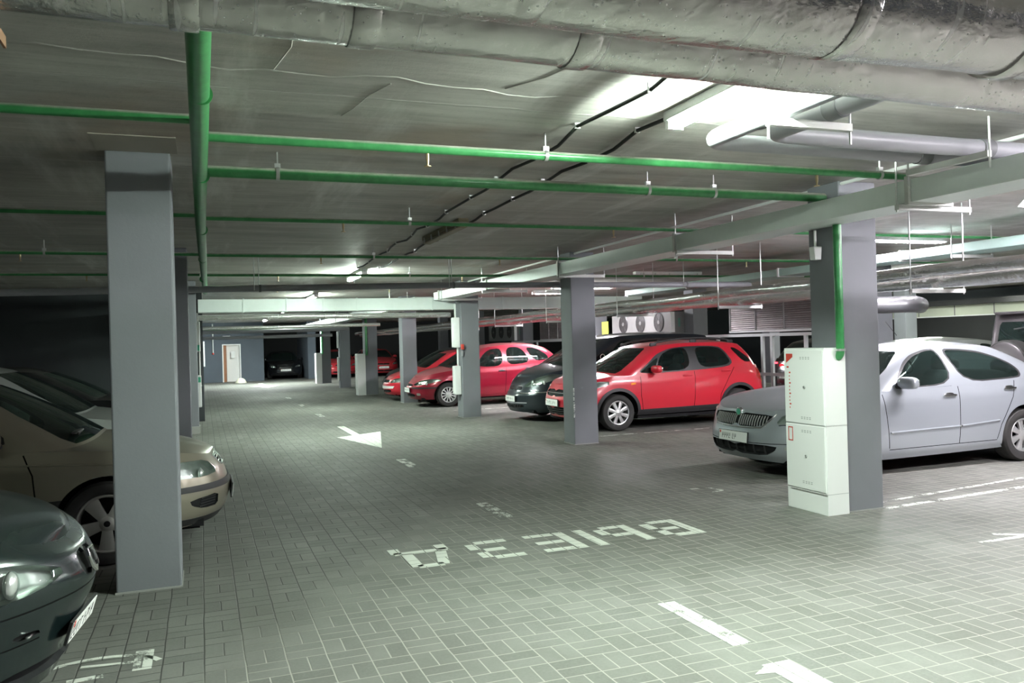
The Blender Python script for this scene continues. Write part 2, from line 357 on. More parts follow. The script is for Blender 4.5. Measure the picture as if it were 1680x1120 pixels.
# ================================================================== lamps of the garage
ZC = 2.95
LAMP_SCALE = 2.0
def glow(watts, col, length):
    key = 'tube_glow_%d_%d' % (watts, int(col[0]*100))
    if key not in MATS: emit(key, col, watts*LAMP_SCALE/(PI*2*2*PI*.014*(length-.06)))
    return key
def fixture(x, y, label, watts, axis='y', on=True, col=(.90, 1.0, .90), length=1.57, group='ceiling lamps over the driving lane', hood=False, off='brown_diffuser'):
    t = thing('ceiling_lamp', label, 'lamp', (x, y, ZC-.1), group)
    rz = 0 if axis == 'y' else PI/2
    t.rotation_euler = (0, 0, rz); h = length/2
    b = MB().box((-.06, -h, .04), (.06, h, .1)); b.build('housing', 'white_enamel' if on else off, t, bevel=.01)
    if hood:     # added white wings that keep the lamp light off the ceiling
        for k in (-1, 1): MB().add([(k*.05, -h, .07), (k*.13, -h, -.005), (k*.13, h, -.005), (k*.05, h, .07), (k*.05, -h, .075), (k*.135, -h, -.003), (k*.135, h, -.003), (k*.05, h, .075)], [(0,1,2,3),(7,6,5,4),(0,4,5,1),(1,5,6,2),(2,6,7,3),(3,7,4,0)]).build('added_baffle', 'white_enamel', t)
    if on:
        for k in (-1, 1): MB().tube([(k*.028, -h+.03, .012), (k*.028, h-.03, .012)], .014, 10).build('tube_light', glow(watts, col, length), t, smooth=True)
        for k in (-1, 1): MB().box((-.05, k*(h-.03)-.02, -.01), (.05, k*(h-.03)+.02, .04)).build('end_cap', 'white_enamel', t)
    else:
        d = MB().box((-.055, -h+.01, .0), (.055, h-.01, .042)); d.build('diffuser', off, t, bevel=.02)
        for i in range(5):
            for k in (-1, 1):
                c = MB().box((k*.06-.006, -h+.12+i*(length-.24)/4-.012, .01), (k*.06+.006, -h+.12+i*(length-.24)/4+.012, .07)); c.build('clip', 'zinc', t)
    return t
LANE = 2.68
GRN = (.84, 1, .87); PNK = (.985, .94, 1)
fixture(LANE, 3.52, 'glaring lamp close overhead, beyond the foil-wrapped pipes', 122, col=GRN)
fixture(LANE, 9.3, 'unlit brown lamp with metal clips, between the two lit lamps', 0, on=False)
fixture(LANE, 15.1, 'lit lamp in the middle distance over the lane, above the grey drain pipe', 105, col=GRN)
fixture(LANE, 21.6, 'lit lamp behind the cross duct, second of the far lamps', 85, col=GRN)
fixture(LANE, 29.0, 'lit lamp far down the lane behind the foil cross pipe', 35, col=GRN)
fixture(LANE, 38.2, 'lit lamp nearest the white door at the far end', 290, col=(.9, 1, .95))
fixture(6.1, 1.2, 'lamp right of the photographer, before the foil pipes', 140, axis='x', col=PNK, group='ceiling lamps near the entrance')
fixture(8.2, 2.9, 'lamp over the first parking bay, off to the right', 110, axis='x', col=PNK, group='ceiling lamps near the entrance')
fixture(8.7, 6.0, 'added fill lamp over the silver saloon, off to the right', 110, hood=True, axis='x', col=PNK, group='ceiling lamps near the entrance')  # unseen lamp added to brighten the second right pillar and the saloon
fixture(9.2, 8.88, 'pale lamp across the slab behind the nearest right pillar', 125, hood=True, axis='x', col=PNK, group='ceiling lamps over the right bays')
fixture(9.0, 14.75, 'pale unlit lamp across the slab behind the second right pillar', 0, on=False, off='white_enamel', axis='x', group='ceiling lamps over the right bays')
fixture(9.0, 20.2, 'pale lamp over the bays behind the third right pillar', 80, hood=True, axis='x', col=PNK, group='ceiling lamps over the right bays')
fixture(8.7, 18.2, 'added fill lamp hidden behind the second right pillar', 130, hood=True, axis='x', col=PNK, group='ceiling lamps over the right bays')  # added out of sight behind the pillar to light the bays
fixture(15.5, 8.5, 'lamp over the rear bays, beyond the off-road car', 45, axis='x', group='ceiling lamps over the rear bays')
fixture(16.0, 15.5, 'lamp over the rear bays, behind the fenced cage', 90, axis='x', group='ceiling lamps over the rear bays')
fixture(21.0, 19.5, 'lamp by the panelled wall at the rear', 95, axis='x', col=(.95, 1, .9), group='ceiling lamps over the rear bays')
fixture(20.5, 11.0, 'lamp in front of the panelled wall at the rear', 95, axis='x', col=(.95, 1, .9), group='ceiling lamps over the rear bays')
fixture(-4.0, 2.2, 'weak lamp over the left bays by the entrance', 4, axis='x', group='ceiling lamps near the entrance')
fixture(-4.5, 11.8, 'added weak fill lamp deep in the left bays', 4, axis='x', group='added fill lamps over the left bays')  # added to lift the darkness at the back of the left bays

# ================================================================== shell
X0, X1, Y0, Y1 = -10.0, 25.0, -8.0, 51.0
struct(MB().box((X0, Y0, -.2), (X1, Y1, 0)).build('floor', 'block_paving'))
struct(MB().box((X0, Y0, ZC), (X1, Y1, ZC+.3)).build('ceiling', 'ceiling_concrete'))
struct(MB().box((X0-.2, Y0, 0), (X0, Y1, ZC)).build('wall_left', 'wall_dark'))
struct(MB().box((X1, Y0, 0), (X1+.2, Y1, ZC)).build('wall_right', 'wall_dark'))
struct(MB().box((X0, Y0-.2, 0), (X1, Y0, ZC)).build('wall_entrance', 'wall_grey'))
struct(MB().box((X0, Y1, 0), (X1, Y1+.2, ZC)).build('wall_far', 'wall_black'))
struct(MB().box((X0, 20.0, 0), (.03, 20.2, ZC)).build('wall_left_rear', 'wall_dark'))
struct(MB().box((-.17, 20.2, 0), (.03, 43.4, ZC)).build('wall_left_lane', 'wall_grey'))
# end wall with the door opening, then the dark niche
w = MB()
w.box((-.17, 43.4, 0), (.94, 43.6, ZC)); w.box((1.82, 43.4, 0), (2.92, 43.6, ZC)); w.box((.94, 43.4, 1.88), (1.82, 43.6, ZC))
w.box((.6, 44.9, 0), (2.4, 45.0, ZC)); w.box((2.72, 43.6, 0), (2.92, 51, ZC)); w.box((5.1, 43.4, 0), (5.5, 51, ZC))
struct(w.build('wall_end', 'wall_grey'))
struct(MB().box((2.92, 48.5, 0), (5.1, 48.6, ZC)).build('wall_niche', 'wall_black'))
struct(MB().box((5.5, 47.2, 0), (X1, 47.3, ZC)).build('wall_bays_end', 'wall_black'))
# door
d = MB(); d.box((.94, 43.36, 0), (1.0, 43.62, 1.88)); d.box((1.76, 43.36, 0), (1.82, 43.62, 1.88)); d.box((1.0, 43.36, 1.83), (1.76, 43.62, 1.88))
door = struct(d.build('door_1', 'white_enamel'))
a = math.radians(22)
leaf = MB(); leaf.box((-.62, -.02, .01), (0, .02, 1.82)); lo = leaf.build('door_leaf', 'door_white', door, org=(0, 0, 0)); lo.location = (1.76, 43.5, 0); lo.rotation_euler = (0, 0, -a*.6); lo['label'] = 'pale door leaf standing ajar'
MB().box((1.0, 43.42, 0), (1.03, 43.6, 1.83)).build('door_jamb', 'wood_brown', door)
MB().box((1.03, 43.56, 0), (1.14, 43.6, 1.83)).build('door_lining', 'wood_brown', door)
nt_ = MB().box((1.36, 43.335, 1.2), (1.53, 43.34, 1.52)).build('notice', 'paper'); tag(nt_, 'white paper notice taped to the door at the far end', 'notice'); nt_.location = (0, .06, 0)
pl = bpy.data.lights.new('room_light', 'AREA'); pl.size = .5; pl.energy = 26; pl.color = (1, .72, .5); po = bpy.data.objects.new('room_light', pl); COL.objects.link(po); po.location = (1.3, 44.2, 2.6)
es = MB().box((.98, 43.3, 2.12), (1.34, 43.398, 2.30)).build('exit_lamp', 'white_enamel', bevel=.01); tag(es, 'white box lamp on the wall over the far door', 'lamp')
t = thing('wall_pipe', 'thin white conduit with a red end left of the far door', 'pipe', (.52, 43.36, 1.4))
MB().tube([(0, 0, .06), (0, 0, 1.5)], .03, 10).build('conduit', 'white_enamel', t, smooth=True); MB().cyl((0, 0, .03), 'z', .045, .08).build('end_piece', 'red_paint', t, smooth=True)
pn = MB().box((.035, 38.5, .9), (.12, 39.3, 2.0)).build('switchboard', 'cabinet_white', bevel=.01); tag(pn, 'white electrical panel on the left lane wall near the far door', 'panel')
# rear right wall of pale panels over a dark base
w = MB().box((24.0, 5, 2.08), (24.08, 30, 2.42)); fp = struct(w.build('wall_panel_band', 'far_panel'))
s_ = MB()
for i in range(16): s_.box((23.99, 6+i*1.5, 2.08), (24.0, 6.03+i*1.5, 2.42))
struct(s_.build('trim_1', 'grey_plastic_dark')); struct(MB().box((23.95, 5, 2.04), (24.09, 30, 2.08)).build('trim_2', 'white_enamel'))
struct(MB().box((24.0, 5, 0), (24.08, 30, 2.04)).build('wall_rear_base', 'wall_black'))
struct(MB().box((23.6, 5, 2.42), (24.08, 30, 2.6)).build('trim_3', 'dark_metal'))
# ceiling beams in the rear part
for i, x in enumerate((12.6, 18.2)):
    pass

def ridge(name, pts, r):
    return struct(MB().tube([(x, y, ZC+.002) for x, y in pts], r, 6).build(name, 'ceiling_concrete', smooth=True))
ridge('trim_4', [(-1.6+i*.16, 4.12+.05*math.sin(i*.7)+.03*math.sin(i*1.9)+(.04 if i > 12 else 0)) for i in range(24)], .006)
ridge('trim_5', [(.40, 3.6), (.41, 3.8), (.38, 4.0), (.36, 4.13)], .005); ridge('trim_6', [(.95, 4.2), (.88, 4.42), (.84, 4.7), (.80, 4.86)], .005); ridge('trim_7', [(1.55, 4.12), (1.68, 3.9), (1.74, 3.7), (1.9, 3.5)], .006)
struct(MB().box((-.62, 5.62, ZC-.006), (-.12, 6.07, ZC+.01)).build('trim_8', 'slab_patch'))
# ================================================================== pillars
def pillar(x0, y0, label, wd=.405, group='square concrete pillars', base=False):
    t = thing('concrete_pillar', label, 'pillar', (x0+wd/2, y0+.2, 0), group)
    MB().box((-wd/2, -.2, 0), (wd/2, .2, ZC)).build('shaft', 'pillar_paint', t, bevel=.012)
    MB().box((-wd/2-.006, -.206, 0), (wd/2+.006, .206, .012)).build('grout_line', 'plaster_patch', t)
    if base: MB().box((-wd/2-.02, -.26, 0), (wd/2+.02, .21, .14)).build('patched_base', 'plaster_patch', t)
    return t
pillar(-.572, 6.06, 'large dark pillar in the left foreground, in front of the champagne car')
pillar(-.555, 11.6, 'black-looking pillar just behind the foreground left pillar')
pillar(-.485, 17.1, 'third pillar of the left row, with a patched base', base=True)
pA = pillar(5.325, 5.84, 'nearest right pillar, with the green riser and white cabinet', .42)
pB = pillar(5.30, 11.5, 'right pillar with white scratches on its edge, beside the bright red car')
pC = pillar(5.21, 16.95, 'right pillar with white boxes on its side, across the cherry car')
pillar(5.17, 22.35, 'right pillar between the cherry car and the small red car')
pE = pillar(4.99, 26.95, 'right pillar behind a white cabinet, fifth in the right row')
pillar(5.0, 32.3, 'dark right pillar between the two far white cabinets')
pG = pillar(4.97, 37.3, 'farthest right pillar with a white cabinet, near the niche')
rear = [(11.45, 6.0, 'rear-row pillar beside the off-road car, right of the silver saloon'), (11.34, 11.6, 'rear-row pillar right behind the nearest right pillar'), (11.1, 17.1, 'rear-row pillar above the red car roof, left of the ribbed unit'),
        (11.2, 22.6, 'rear-row pillar by the yellow sign'), (10.95, 28.0, 'rear-row pillar between the two fan units'), (10.9, 33.4, 'rear-row pillar behind the cherry car bonnet'), (10.8, 38.6, 'rear-row pillar farthest down the bays')]
for x, y, l in rear: pillar(x, y, l, group='rear row of pillars')
for x, y, l in [(17.75, 17.1, 'distant pillar before the pale panelled wall'), (17.75, 11.6, 'distant pillar beyond the off-road car'), (17.6, 22.6, 'distant pillar behind the rear bays')]: pillar(x, y, l, group='distant pillars')
# paint chips on the edge of the second right pillar
chips = MB()
for i in range(16):
    z = .42+i*.028+random.uniform(-.01, .01); r = random.uniform(.006, .018); chips.box((5.294, 11.494, z), (5.30+r, 11.502, z+random.uniform(.008, .03)))
ch = chips.build('paint_chips', 'paper', None, org=(5.30, 11.5, .4)); ch.parent = pB; ch.location = (5.30-pB.location.x, 11.5-pB.location.y, .4)

# ================================================================== white cabinets with green risers
def cabinet(x0, x1, y0, y1, h, label, detailed):
    t = thing('hydrant_cabinet', label, 'cabinet', ((x0+x1)/2, (y0+y1)/2, 0), 'white hydrant cabinets on the right pillars')
    w, d = (x1-x0)/2, (y1-y0)/2
    MB().box((-w, -d, 0), (w, d, h)).build('body', 'cabinet_white', t, bevel=.004)
    def door(z0, z1, vents):
        m = MB().box((-w-.012, -d+.012, z0), (-w, d-.012, z1)); o = m.build('door', 'cabinet_white', t, bevel=.003)
        v = MB()
        for z in vents:
            for k in range(4): v.box((-w-.0135, -.05-k*.035-.012+.08, z), (-w-.0125, -.05-k*.035+.008+.08, z+.007)); v.box((-w-.0135, -.05-k*.035-.012+.08, z+.014), (-w-.0125, -.05-k*.035+.008+.08, z+.021))
        v.build('vent', 'grey_mark', o)
        return o
    d1 = door(.79, h-.02, [h-.1, .83]); d2 = door(.20, .775, [.71, .25])
    MB().cyl((-w-.018, -.02, 1.12), 'x', .012, .015).build('lock', 'zinc', d1, smooth=True); MB().cyl((-w-.018, -.02, .5), 'x', .012, .015).build('lock', 'zinc', d2, smooth=True)
    if detailed:
        r = MB()
        r.add([(-w-.0132, d-.04, h-.05), (-w-.0132, d-.13, h-.05), (-w-.0132, d-.13, h-.08), (-w-.0132, d-.04, h-.135)], [(0, 1, 2, 3)])
        r.box((-w-.0134, d-.075, h-.18), (-w-.0128, d-.045, h-.165))
        r.build('hydrant_mark', 'red_paint', d1)
        q = MB()      # red outlined symbol on the lower door
        for a, b in (((d-.045, .62), (d-.055, .75)), ((d-.10, .62), (d-.11, .75)), ((d-.045, .74), (d-.11, .75)), ((d-.045, .62), (d-.11, .63))):
            q.box((-w-.0134, min(a[0], b[0]), a[1]), (-w-.0128, max(a[0], b[0]), b[1]))
        q.build('extinguisher_mark', 'red_paint', d2)
        e = MB()      # faded vertical red lettering, illegible
        for i in range(11):
            z = 1.24-i*.032; e.box((-w-.0134, d-.085-.012*(i % 3 == 0), z), (-w-.0128, d-.075, z+.014))
        e.build('faded_lettering', 'red_paint', d1)
        l = MB().box((-w-.002, -d+.0, .782), (w+.001, d, .786)); l.build('seam_line', 'grey_mark', t)
        MB().box((-w-.013, -d-.001, .183), (w, d-.06, .187)).build('plinth_line', 'grey_mark', t)
    return t
cabinet(5.085, 5.318, 5.80, 6.33, 1.47, 'bright white hydrant cabinet with red marks on the nearest right pillar', True)
cabinet(4.73, 4.985, 26.9, 27.35, 1.35, 'white cabinet on the fifth right pillar, nearer of the two far ones', False)
cabinet(4.72, 4.965, 37.2, 37.7, 1.35, 'white cabinet on the farthest right pillar by the niche', False)
def riser(pts, r, label):
    t = thing('green_riser', label, 'pipe', pts[-1], 'green riser pipes')
    o = MB().tube([tuple(p[i]-pts[-1][i] for i in range(3)) for p in pts], r, 16).build('pipe', 'green_enamel', t, smooth=True)
    return t
def arc(c, a0, a1, r, plane, n=6):
    out = []
    for i in range(n+1):
        a = a0+(a1-a0)*i/n; u, v = r*math.cos(a), r*math.sin(a)
        out.append({'xz': (c[0]+u, c[1], c[2]+v), 'yz': (c[0], c[1]+u, c[2]+v), 'xy': (c[0]+u, c[1]+v, c[2])}[plane])
    return out
rA = riser([(5.245, 5.78, 2.548), (5.245, 5.78, 2.0)]+arc((5.245, 5.84, 1.44), PI, 1.5*PI, .06, 'yz')+[(5.245, 5.86, 1.38)], .036, 'green riser pipe running down the nearest right pillar into the white cabinet')
MB().cyl((0, -.08, .07), 'z', .046, .02).build('clamp', 'zinc', rA, smooth=True)
riser([(5.03, 26.9, 2.8), (5.03, 26.9, 1.3)], .04, 'thin green riser above the nearer far cabinet')
riser([(5.0, 37.2, 2.8), (5.0, 37.2, 1.3)], .04, 'thin green riser above the farthest cabinet')
t = thing('loudspeaker', 'small white box hanging on a stem beside the nearest right pillar', 'speaker', (5.265, 6.08, 2.27))
MB().tube([(0, 0, .1), (0, 0, .27)], .012, 10).build('stem', 'white_enamel', t, smooth=True)
MB().prism([(-.035, 0), (.035, 0), (.045, .12), (-.045, .12)], -.035, .035, axis='y').build('body', 'white_enamel', t, bevel=.006)
# white boxes on pillar C and by the left wall
def wall_boxes(x, y, w, d, zu, zl, where, mark):
    o = MB().box((-w, -d, 0), (w, d, zu[1]-zu[0])).build('wall_box', 'white_enamel', bevel=.02, org=(0, 0, 0)); o.location = (x, y, zu[0]); tag(o, 'upper white box '+where, 'box', 'narrow white wall boxes')
    MB().box((-w*.6, -d-.004, .03), (w*.6, -d, .16)).build('front_mark', mark, o)
    p = MB().box((-w, -d, 0), (w, d, zl[1]-zl[0])).build('wall_box', 'white_enamel', bevel=.02, org=(0, 0, 0)); p.location = (x, y, zl[0]); tag(p, 'lower white box '+where, 'box', 'narrow white wall boxes')
    c = MB().tube([(0, 0, 0), (0, 0, zu[0]-zl[1]-.0)], .018, 8).build('conduit', 'white_enamel', smooth=True); c.location = (x+w*.5, y-.0, zl[1]); tag(c, 'conduit joining the white boxes '+where, 'conduit')
    c2 = MB().tube([(0, 0, 0), (0, 0, 2.45-zu[1])], .02, 8).build('conduit', 'white_enamel', smooth=True); c2.location = (x, y, zu[1]); tag(c2, 'conduit rising to the ceiling '+where, 'conduit')
    return o, p
wall_boxes(5.13, 17.10, .075, .09, (1.51, 2.16), (.50, 1.12), 'on the lane side of the cherry car pillar', 'white_enamel')
rb = MB().box((5.19, 16.90, 1.47), (5.25, 16.945, 1.58)).build('alarm_box', 'red_paint', bevel=.005, org=(5.22, 16.92, 1.47)); tag(rb, 'small red call box on the pillar by the cherry car', 'alarm')
sb = MB().box((5.20, 16.92, 1.33), (5.24, 16.945, 1.44)).build('switch_box', 'grey_plastic', bevel=.005, org=(5.22, 16.93, 1.33)); tag(sb, 'small grey switch under the red call box', 'switch')
lb = wall_boxes(-.075, 19.9, .05, .09, (1.57, 2.26), (.33, 1.05), 'at the end of the left wall', 'green_mark')
MB().box((-.04, -.094, .56), (.04, -.09, .68)).build('front_mark', 'green_mark', lb[1])
wb2 = MB().box((4.93, 32.45, .3), (5.0, 32.6, 1.2)).build('wall_box', 'white_enamel', bevel=.02, org=(4.96, 32.5, .3)); tag(wb2, 'lower white strip box on the dark pillar between the far cabinets', 'box', 'narrow white wall boxes')
wb3 = MB().box((4.93, 32.45, 1.55), (5.0, 32.6, 2.2)).build('wall_box', 'white_enamel', bevel=.02, org=(4.96, 32.5, 1.55)); tag(wb3, 'upper white strip box on the dark pillar between the far cabinets', 'box', 'narrow white wall boxes')
bo = thing('bollard', 'pale half-dome concrete bollard on the floor by the far door', 'bollard', (1.72, 41.7, 0))
MB().lathe([(.24*math.cos(i*PI/16), .22*math.sin(i*PI/16)) for i in range(9)], 'z', 24, (0, 0, .02)).build('dome', 'bollard_paint', bo, smooth=True); MB().cyl((0, 0, .015), 'z', .27, .03).build('base_ring', 'bollard_paint', bo)

# ================================================================== overhead services
def pipe_run(name, label, cat, pts, r, mat, group=None, n=16):
    c = pts[len(pts)//2]
    o = MB().tube(pts, r, n).build(name, mat, None, smooth=True, org=c)
    return tag(o, label, cat, group)
# green main and its branches
main = thing('green_sprinkler_main', 'thick green main pipe running down the left edge of the lane under the ceiling', 'pipe', (.02, 8, 2.75))
MB().tube([(-.005, -8.5, 0), (.0, 0, 0), (.07, 9.4, 0)], .046, 20).build('pipe', 'green_enamel', main, smooth=True)
for y in (-4.05, -2.2, .4, 3.1, 6.2):
    MB().cyl((0.03*(y+8)/17, y, 0), 'y', .050, .012).build('weld', 'green_enamel', main, smooth=True)
ROD = 'zinc'
def hanger(parent, x, y, zp, r, top=ZC):
    """rod from the slab with a clamp ring round the pipe (parent-local)"""
    o = MB(); o.tube([(x, y, zp+r), (x, y, top)], .006, 6); o.box((x-.02, y-.015, zp+r-.002), (x+.02, y+.015, zp+r+.03)); h = o.build('hanger_rod', ROD, parent)
    c = MB(); c.lathe([(r+.001, -.012), (r+.006, -.012), (r+.006, .012), (r+.001, .012)], 'x', 16, (x, y, zp), close=True); c.build('clamp_ring', ROD, h, smooth=True)
def sprinkler(parent, x, y, zp, r):
    o = MB(); o.tube([(x, y, zp-r), (x, y, zp-r-.03)], .011, 8); o.tube([(x, y, zp-r-.03), (x, y, zp-r-.075)], [.012, .005], 8); o.cyl((x, y, zp-r-.078), 'z', .022, .005, 12); o.build('sprinkler_head', 'brass', parent)
def branch(y, x0, x1, r, label, hang=(), heads=(), z=2.80, slope=0, group='green sprinkler branch pipes'):
    t = thing('sprinkler_pipe', label, 'pipe', ((x0+x1)/2, y, z), group); xm = (x0+x1)/2
    MB().tube([(x0-xm, 0, 0), (x1-xm, slope, 0)], r, 14).build('pipe', 'green_enamel', t, smooth=True)
    for h in hang: hanger(t, h-xm, slope*(h-x0)/(x1-x0), 0, r, ZC-z)
    for h in heads: sprinkler(t, h-xm, slope*(h-x0)/(x1-x0), 0, r)
    return t
branch(4.93, .06, 5.15, .029, 'first green cross pipe right of the main, nearest the camera', (2.12, 4.9), (1.33, 4.3))
p2 = branch(5.88, .06, 5.2, .040, 'second and thickest green cross pipe, leading to the riser on the nearest right pillar', (.52, 3.42, 4.05), ())
branch(7.97, .06, 13.5, .022, 'third green cross pipe, crossing above the long duct', (1.95, 6.2), (1.3, 4.2, 7.5))
branch(11.06, .06, 13.5, .024, 'fourth green cross pipe, in front of the lit middle lamp', (2.2, 6.9, 9.6), (1.5, 4.0, 8.2, 10.0))
branch(14.0, .06, 13.5, .024, 'fifth green cross pipe, below the lit middle lamp', (3.4, 8.0), (1.2, 4.35))
branch(16.6, .06, 10.5, .028, 'sixth green cross pipe, just before the cross duct', (2.9,), (1.4, 3.6))
branch(4.64, -6.0, .0, .026, 'first dark green cross pipe left of the main', (), (), slope=-.06)
branch(7.82, -6.0, .0, .022, 'second dark green cross pipe left of the main', (), ())
branch(11.0, -6.0, .0, .022, 'third dark green cross pipe left of the main, before the rear wall', (-1.7,), (-1.95,))
branch(13.95, -6.0, .0, .022, 'fourth dark green cross pipe left of the main, deep in the left bays', (-.9,), (-1.6,))
for y, l in ((23.5, 'green cross pipe beyond the cross duct'), (27.5, 'green cross pipe over the two far cabinets')): branch(y, .1, 4.9, .03, l, (1.0, 4.2), ())
pipe_run('green_header_pipe', 'stout bright green header crossing the lane far beyond the duct', 'pipe', [(.05, 31, 2.33), (3.7, 31, 2.33), (4.0, 31, 2.4)], .075, 'green_enamel')
# big foil wrapped pipes right overhead
def foil_pipe(label, y, z, r, x0, x1, joints, bare=None):
    t = thing('foil_pipe', label, 'pipe', (x0, y, z), 'large foil wrapped pipes overhead')
    n = 60; pts = []; rs = []
    for i in range(n+1):
        x = (x1-x0)*i/n; pts.append((x, .006*math.sin(x*2.1), .006*math.sin(x*1.3+1))); rs.append(r*(1+.012*math.sin(x*3.7)+.008*math.sin(x*9.1)))
    MB().tube(pts, rs, 36).build('foil_jacket', 'foil_wrap', t, smooth=True)
    for j in joints:
        MB().lathe([(r*1.012, -.035), (r*1.03, -.03), (r*1.03, .03), (r*1.012, .035)], 'x', 36, (j-x0, 0, 0)).build('foil_tape', 'foil_wrap', t, smooth=True)
    if bare:
        MB().tube([(-bare, 0, 0), (.02, 0, 0)], r*.86, 24).build('rubber_lagging', 'dull_black', t, smooth=True)
    return t
fA = foil_pipe('far one of the two big foil pipes overhead, ending at the left', 2.19, 2.53, .13, -.42, 7.5, (-.02, .42, 1.05, 1.9, 2.6), 2.0)
fB = foil_pipe('near one of the two big foil pipes overhead, cut by the top of the view', 1.855, 2.53, .15, -2.5, 7.5, (-.3, .75, 1.7, 2.35))
br = thing('pipe_bracket', 'rusty angle bracket with a bolt under the left end of the foil pipe', 'bracket', (-.46, 2.2, 2.36))
m = MB(); m.box((-.10, -.13, .018), (.03, .13, .024)); m.box((.024, -.13, -.005), (.03, .13, .018)); m.build('angle_iron', 'rust', br)
for k in (-.12, .12):
    MB().cyl((-.02, k, -.0), 'z', .007, .12, 12).build('bolt', 'brass', br); MB().cyl((-.02, k, .008), 'z', .014, .014, 6).build('nut', 'brass', br); MB().tube([(-.02, k*1.0, .05), (-.02, k, .59)], .006, 6).build('hanger_rod', 'zinc', br)
# grey plastic drains turning above the duct
def bend(p, c, q, r=.12, n=6):
    p, c, q = Vector(p), Vector(c), Vector(q); a = c+(p-c).normalized()*r; b = c+(q-c).normalized()*r
    return [tuple(((1-t)**2)*a+2*t*(1-t)*c+t*t*b) for t in [i/n for i in range(n+1)]]
for l, x, y, xe, rr in (('outer grey drain pipe bending right under the bright lamp', 2.93, 4.30, 7.0, .052), ('inner grey drain pipe bending right under the bright lamp', 3.18, 4.03, 7.0, .058)):
    pts = [(x, 2.3, 2.795)]+bend((x, 2.3, 2.795), (x, y, 2.795), (xe, y, 2.795), .13)+[(xe, y, 2.795)]
    t = thing('drain_pipe', l, 'pipe', (x, y, 2.795), 'grey plastic drain pipes')
    MB().tube([tuple(p[i]-(x, y, 2.795)[i] for i in range(3)) for p in pts], rr, 20).build('pipe', 'grey_plastic', t, smooth=True)
    MB().cyl((1.72, 0, 0), 'x', rr*1.12, .1).build('coupling', 'grey_plastic_dark', t, smooth=True); MB().cyl((.0, -.55, 0), 'y', rr*1.12, .1).build('coupling', 'grey_plastic_dark', t, smooth=True)
def support(label, x0, y0, x1, y1, z, group='rod hung support channels'):
    t = thing('support_channel', label, 'bracket', ((x0+x1)/2, (y0+y1)/2, z), group); xm, ym = (x0+x1)/2, (y0+y1)/2
    dx, dy = x1-x0, y1-y0; l = math.hypot(dx, dy); ux, uy = dx/l, dy/l
    c = MB(); q = [(x0-xm, y0-ym), (x1-xm, y1-ym)]; w = .02
    c.add([(q[0][0]-uy*w, q[0][1]+ux*w, -.04), (q[1][0]-uy*w, q[1][1]+ux*w, -.04), (q[1][0]+uy*w, q[1][1]-ux*w, -.04), (q[0][0]+uy*w, q[0][1]-ux*w, -.04),
           (q[0][0]-uy*w, q[0][1]+ux*w, 0), (q[1][0]-uy*w, q[1][1]+ux*w, 0), (q[1][0]+uy*w, q[1][1]-ux*w, 0), (q[0][0]+uy*w, q[0][1]-ux*w, 0)],
          [(0,3,2,1),(4,5,6,7),(0,1,5,4),(1,2,6,5),(2,3,7,6),(3,0,4,7)]); c.build('channel', 'steel_channel', t)
    for k in (0, 1): MB().tube([(dx*(k-.5), dy*(k-.5), -.11 if 'drain' in label else -.055), (dx*(k-.5), dy*(k-.5), ZC-z)], .007, 6).build('threaded_rod', 'zinc', t)
    return t
support('pale channel carrying the two grey drains below the bright lamp', 2.80, 3.56, 3.34, 3.56, 2.733)
support('bright channel under the grey drains where they cross the long duct', 4.70, 4.47, 4.72, 3.84, 2.733)
# long galvanised duct along the right edge of the lane
du = thing('air_duct', 'long flat galvanised duct along the lane, crossing the nearest right pillar', 'duct', (5.1, 8, 2.64))
du.rotation_euler = (0, 0, .013)
MB().box((-.19, -5.1, -.085), (.19, 9.55, .085)).build('duct_body', 'galvanised', du, bevel=.004)
for y in (-3.3, -.13, 2.95, 6.05, 9.1):
    f = MB(); f.box((-.225, y-.018, -.105), (.225, y+.018, -.085)); f.box((-.225, y-.018, .085), (.225, y+.018, .105)); f.box((-.225, y-.018, -.085), (-.2, y+.018, .085)); f.box((.2, y-.018, -.085), (.225, y+.018, .085)); f.build('flange', 'steel_channel', du)
for y in (4.78, 7.80, 10.88, 14.20, 16.78):
    support('duct support channel, '+{4.78: 'nearest one at the upper right', 7.80: 'left of the nearest right pillar', 10.88: 'by the second right pillar', 14.20: 'between the second and third right pillars', 16.78: 'at the third right pillar'}[y], 4.865-.013*(y-8), y, 5.60-.013*(y-8)+(.14 if y > 11 else 0), y, 2.548, 'duct support channels')
du2 = thing('air_duct', 'galvanised duct far down the lane beyond the cross duct', 'duct', (4.72, 27, 2.58))
MB().box((-.2, -8.8, -.1), (.2, 12, .1)).build('duct_body', 'galvanised', du2)
for y in (-6.3, 2.7):
    for k in (-.23, .23): MB().tube([(k, y, -.1), (k, y, ZC-2.58)], .007, 6).build('threaded_rod', 'zinc', du2)
for y in (-6, -3, 0, 3, 6): MB().box((-.215, y, -.115), (.215, y+.04, .115)).build('flange', 'steel_channel', du2)
cd = thing('cross_duct', 'broad galvanised duct crossing the lane at the third pillars', 'duct', (4.0, 17.85, 2.49))
MB().box((-4.05, -.25, -.13), (6.0, .25, .13)).build('duct_body', 'galvanised', cd, bevel=.004)
for x in (-3.2, -2.35, -1.6, -.9, .75, 2.4, 4.0, 5.6): MB().box((x, -.265, -.14), (x+.03, .265, .14)).build('flange', 'galvanised', cd)
pipe_run('foil_cross_pipe', 'thin foil wrapped pipe crossing just below the cross duct', 'pipe', [(-.05, 17.55, 2.25), (2.4, 17.55, 2.25), (5.15, 17.55, 2.235)], .055, 'foil_wrap', 'thin foil pipes')
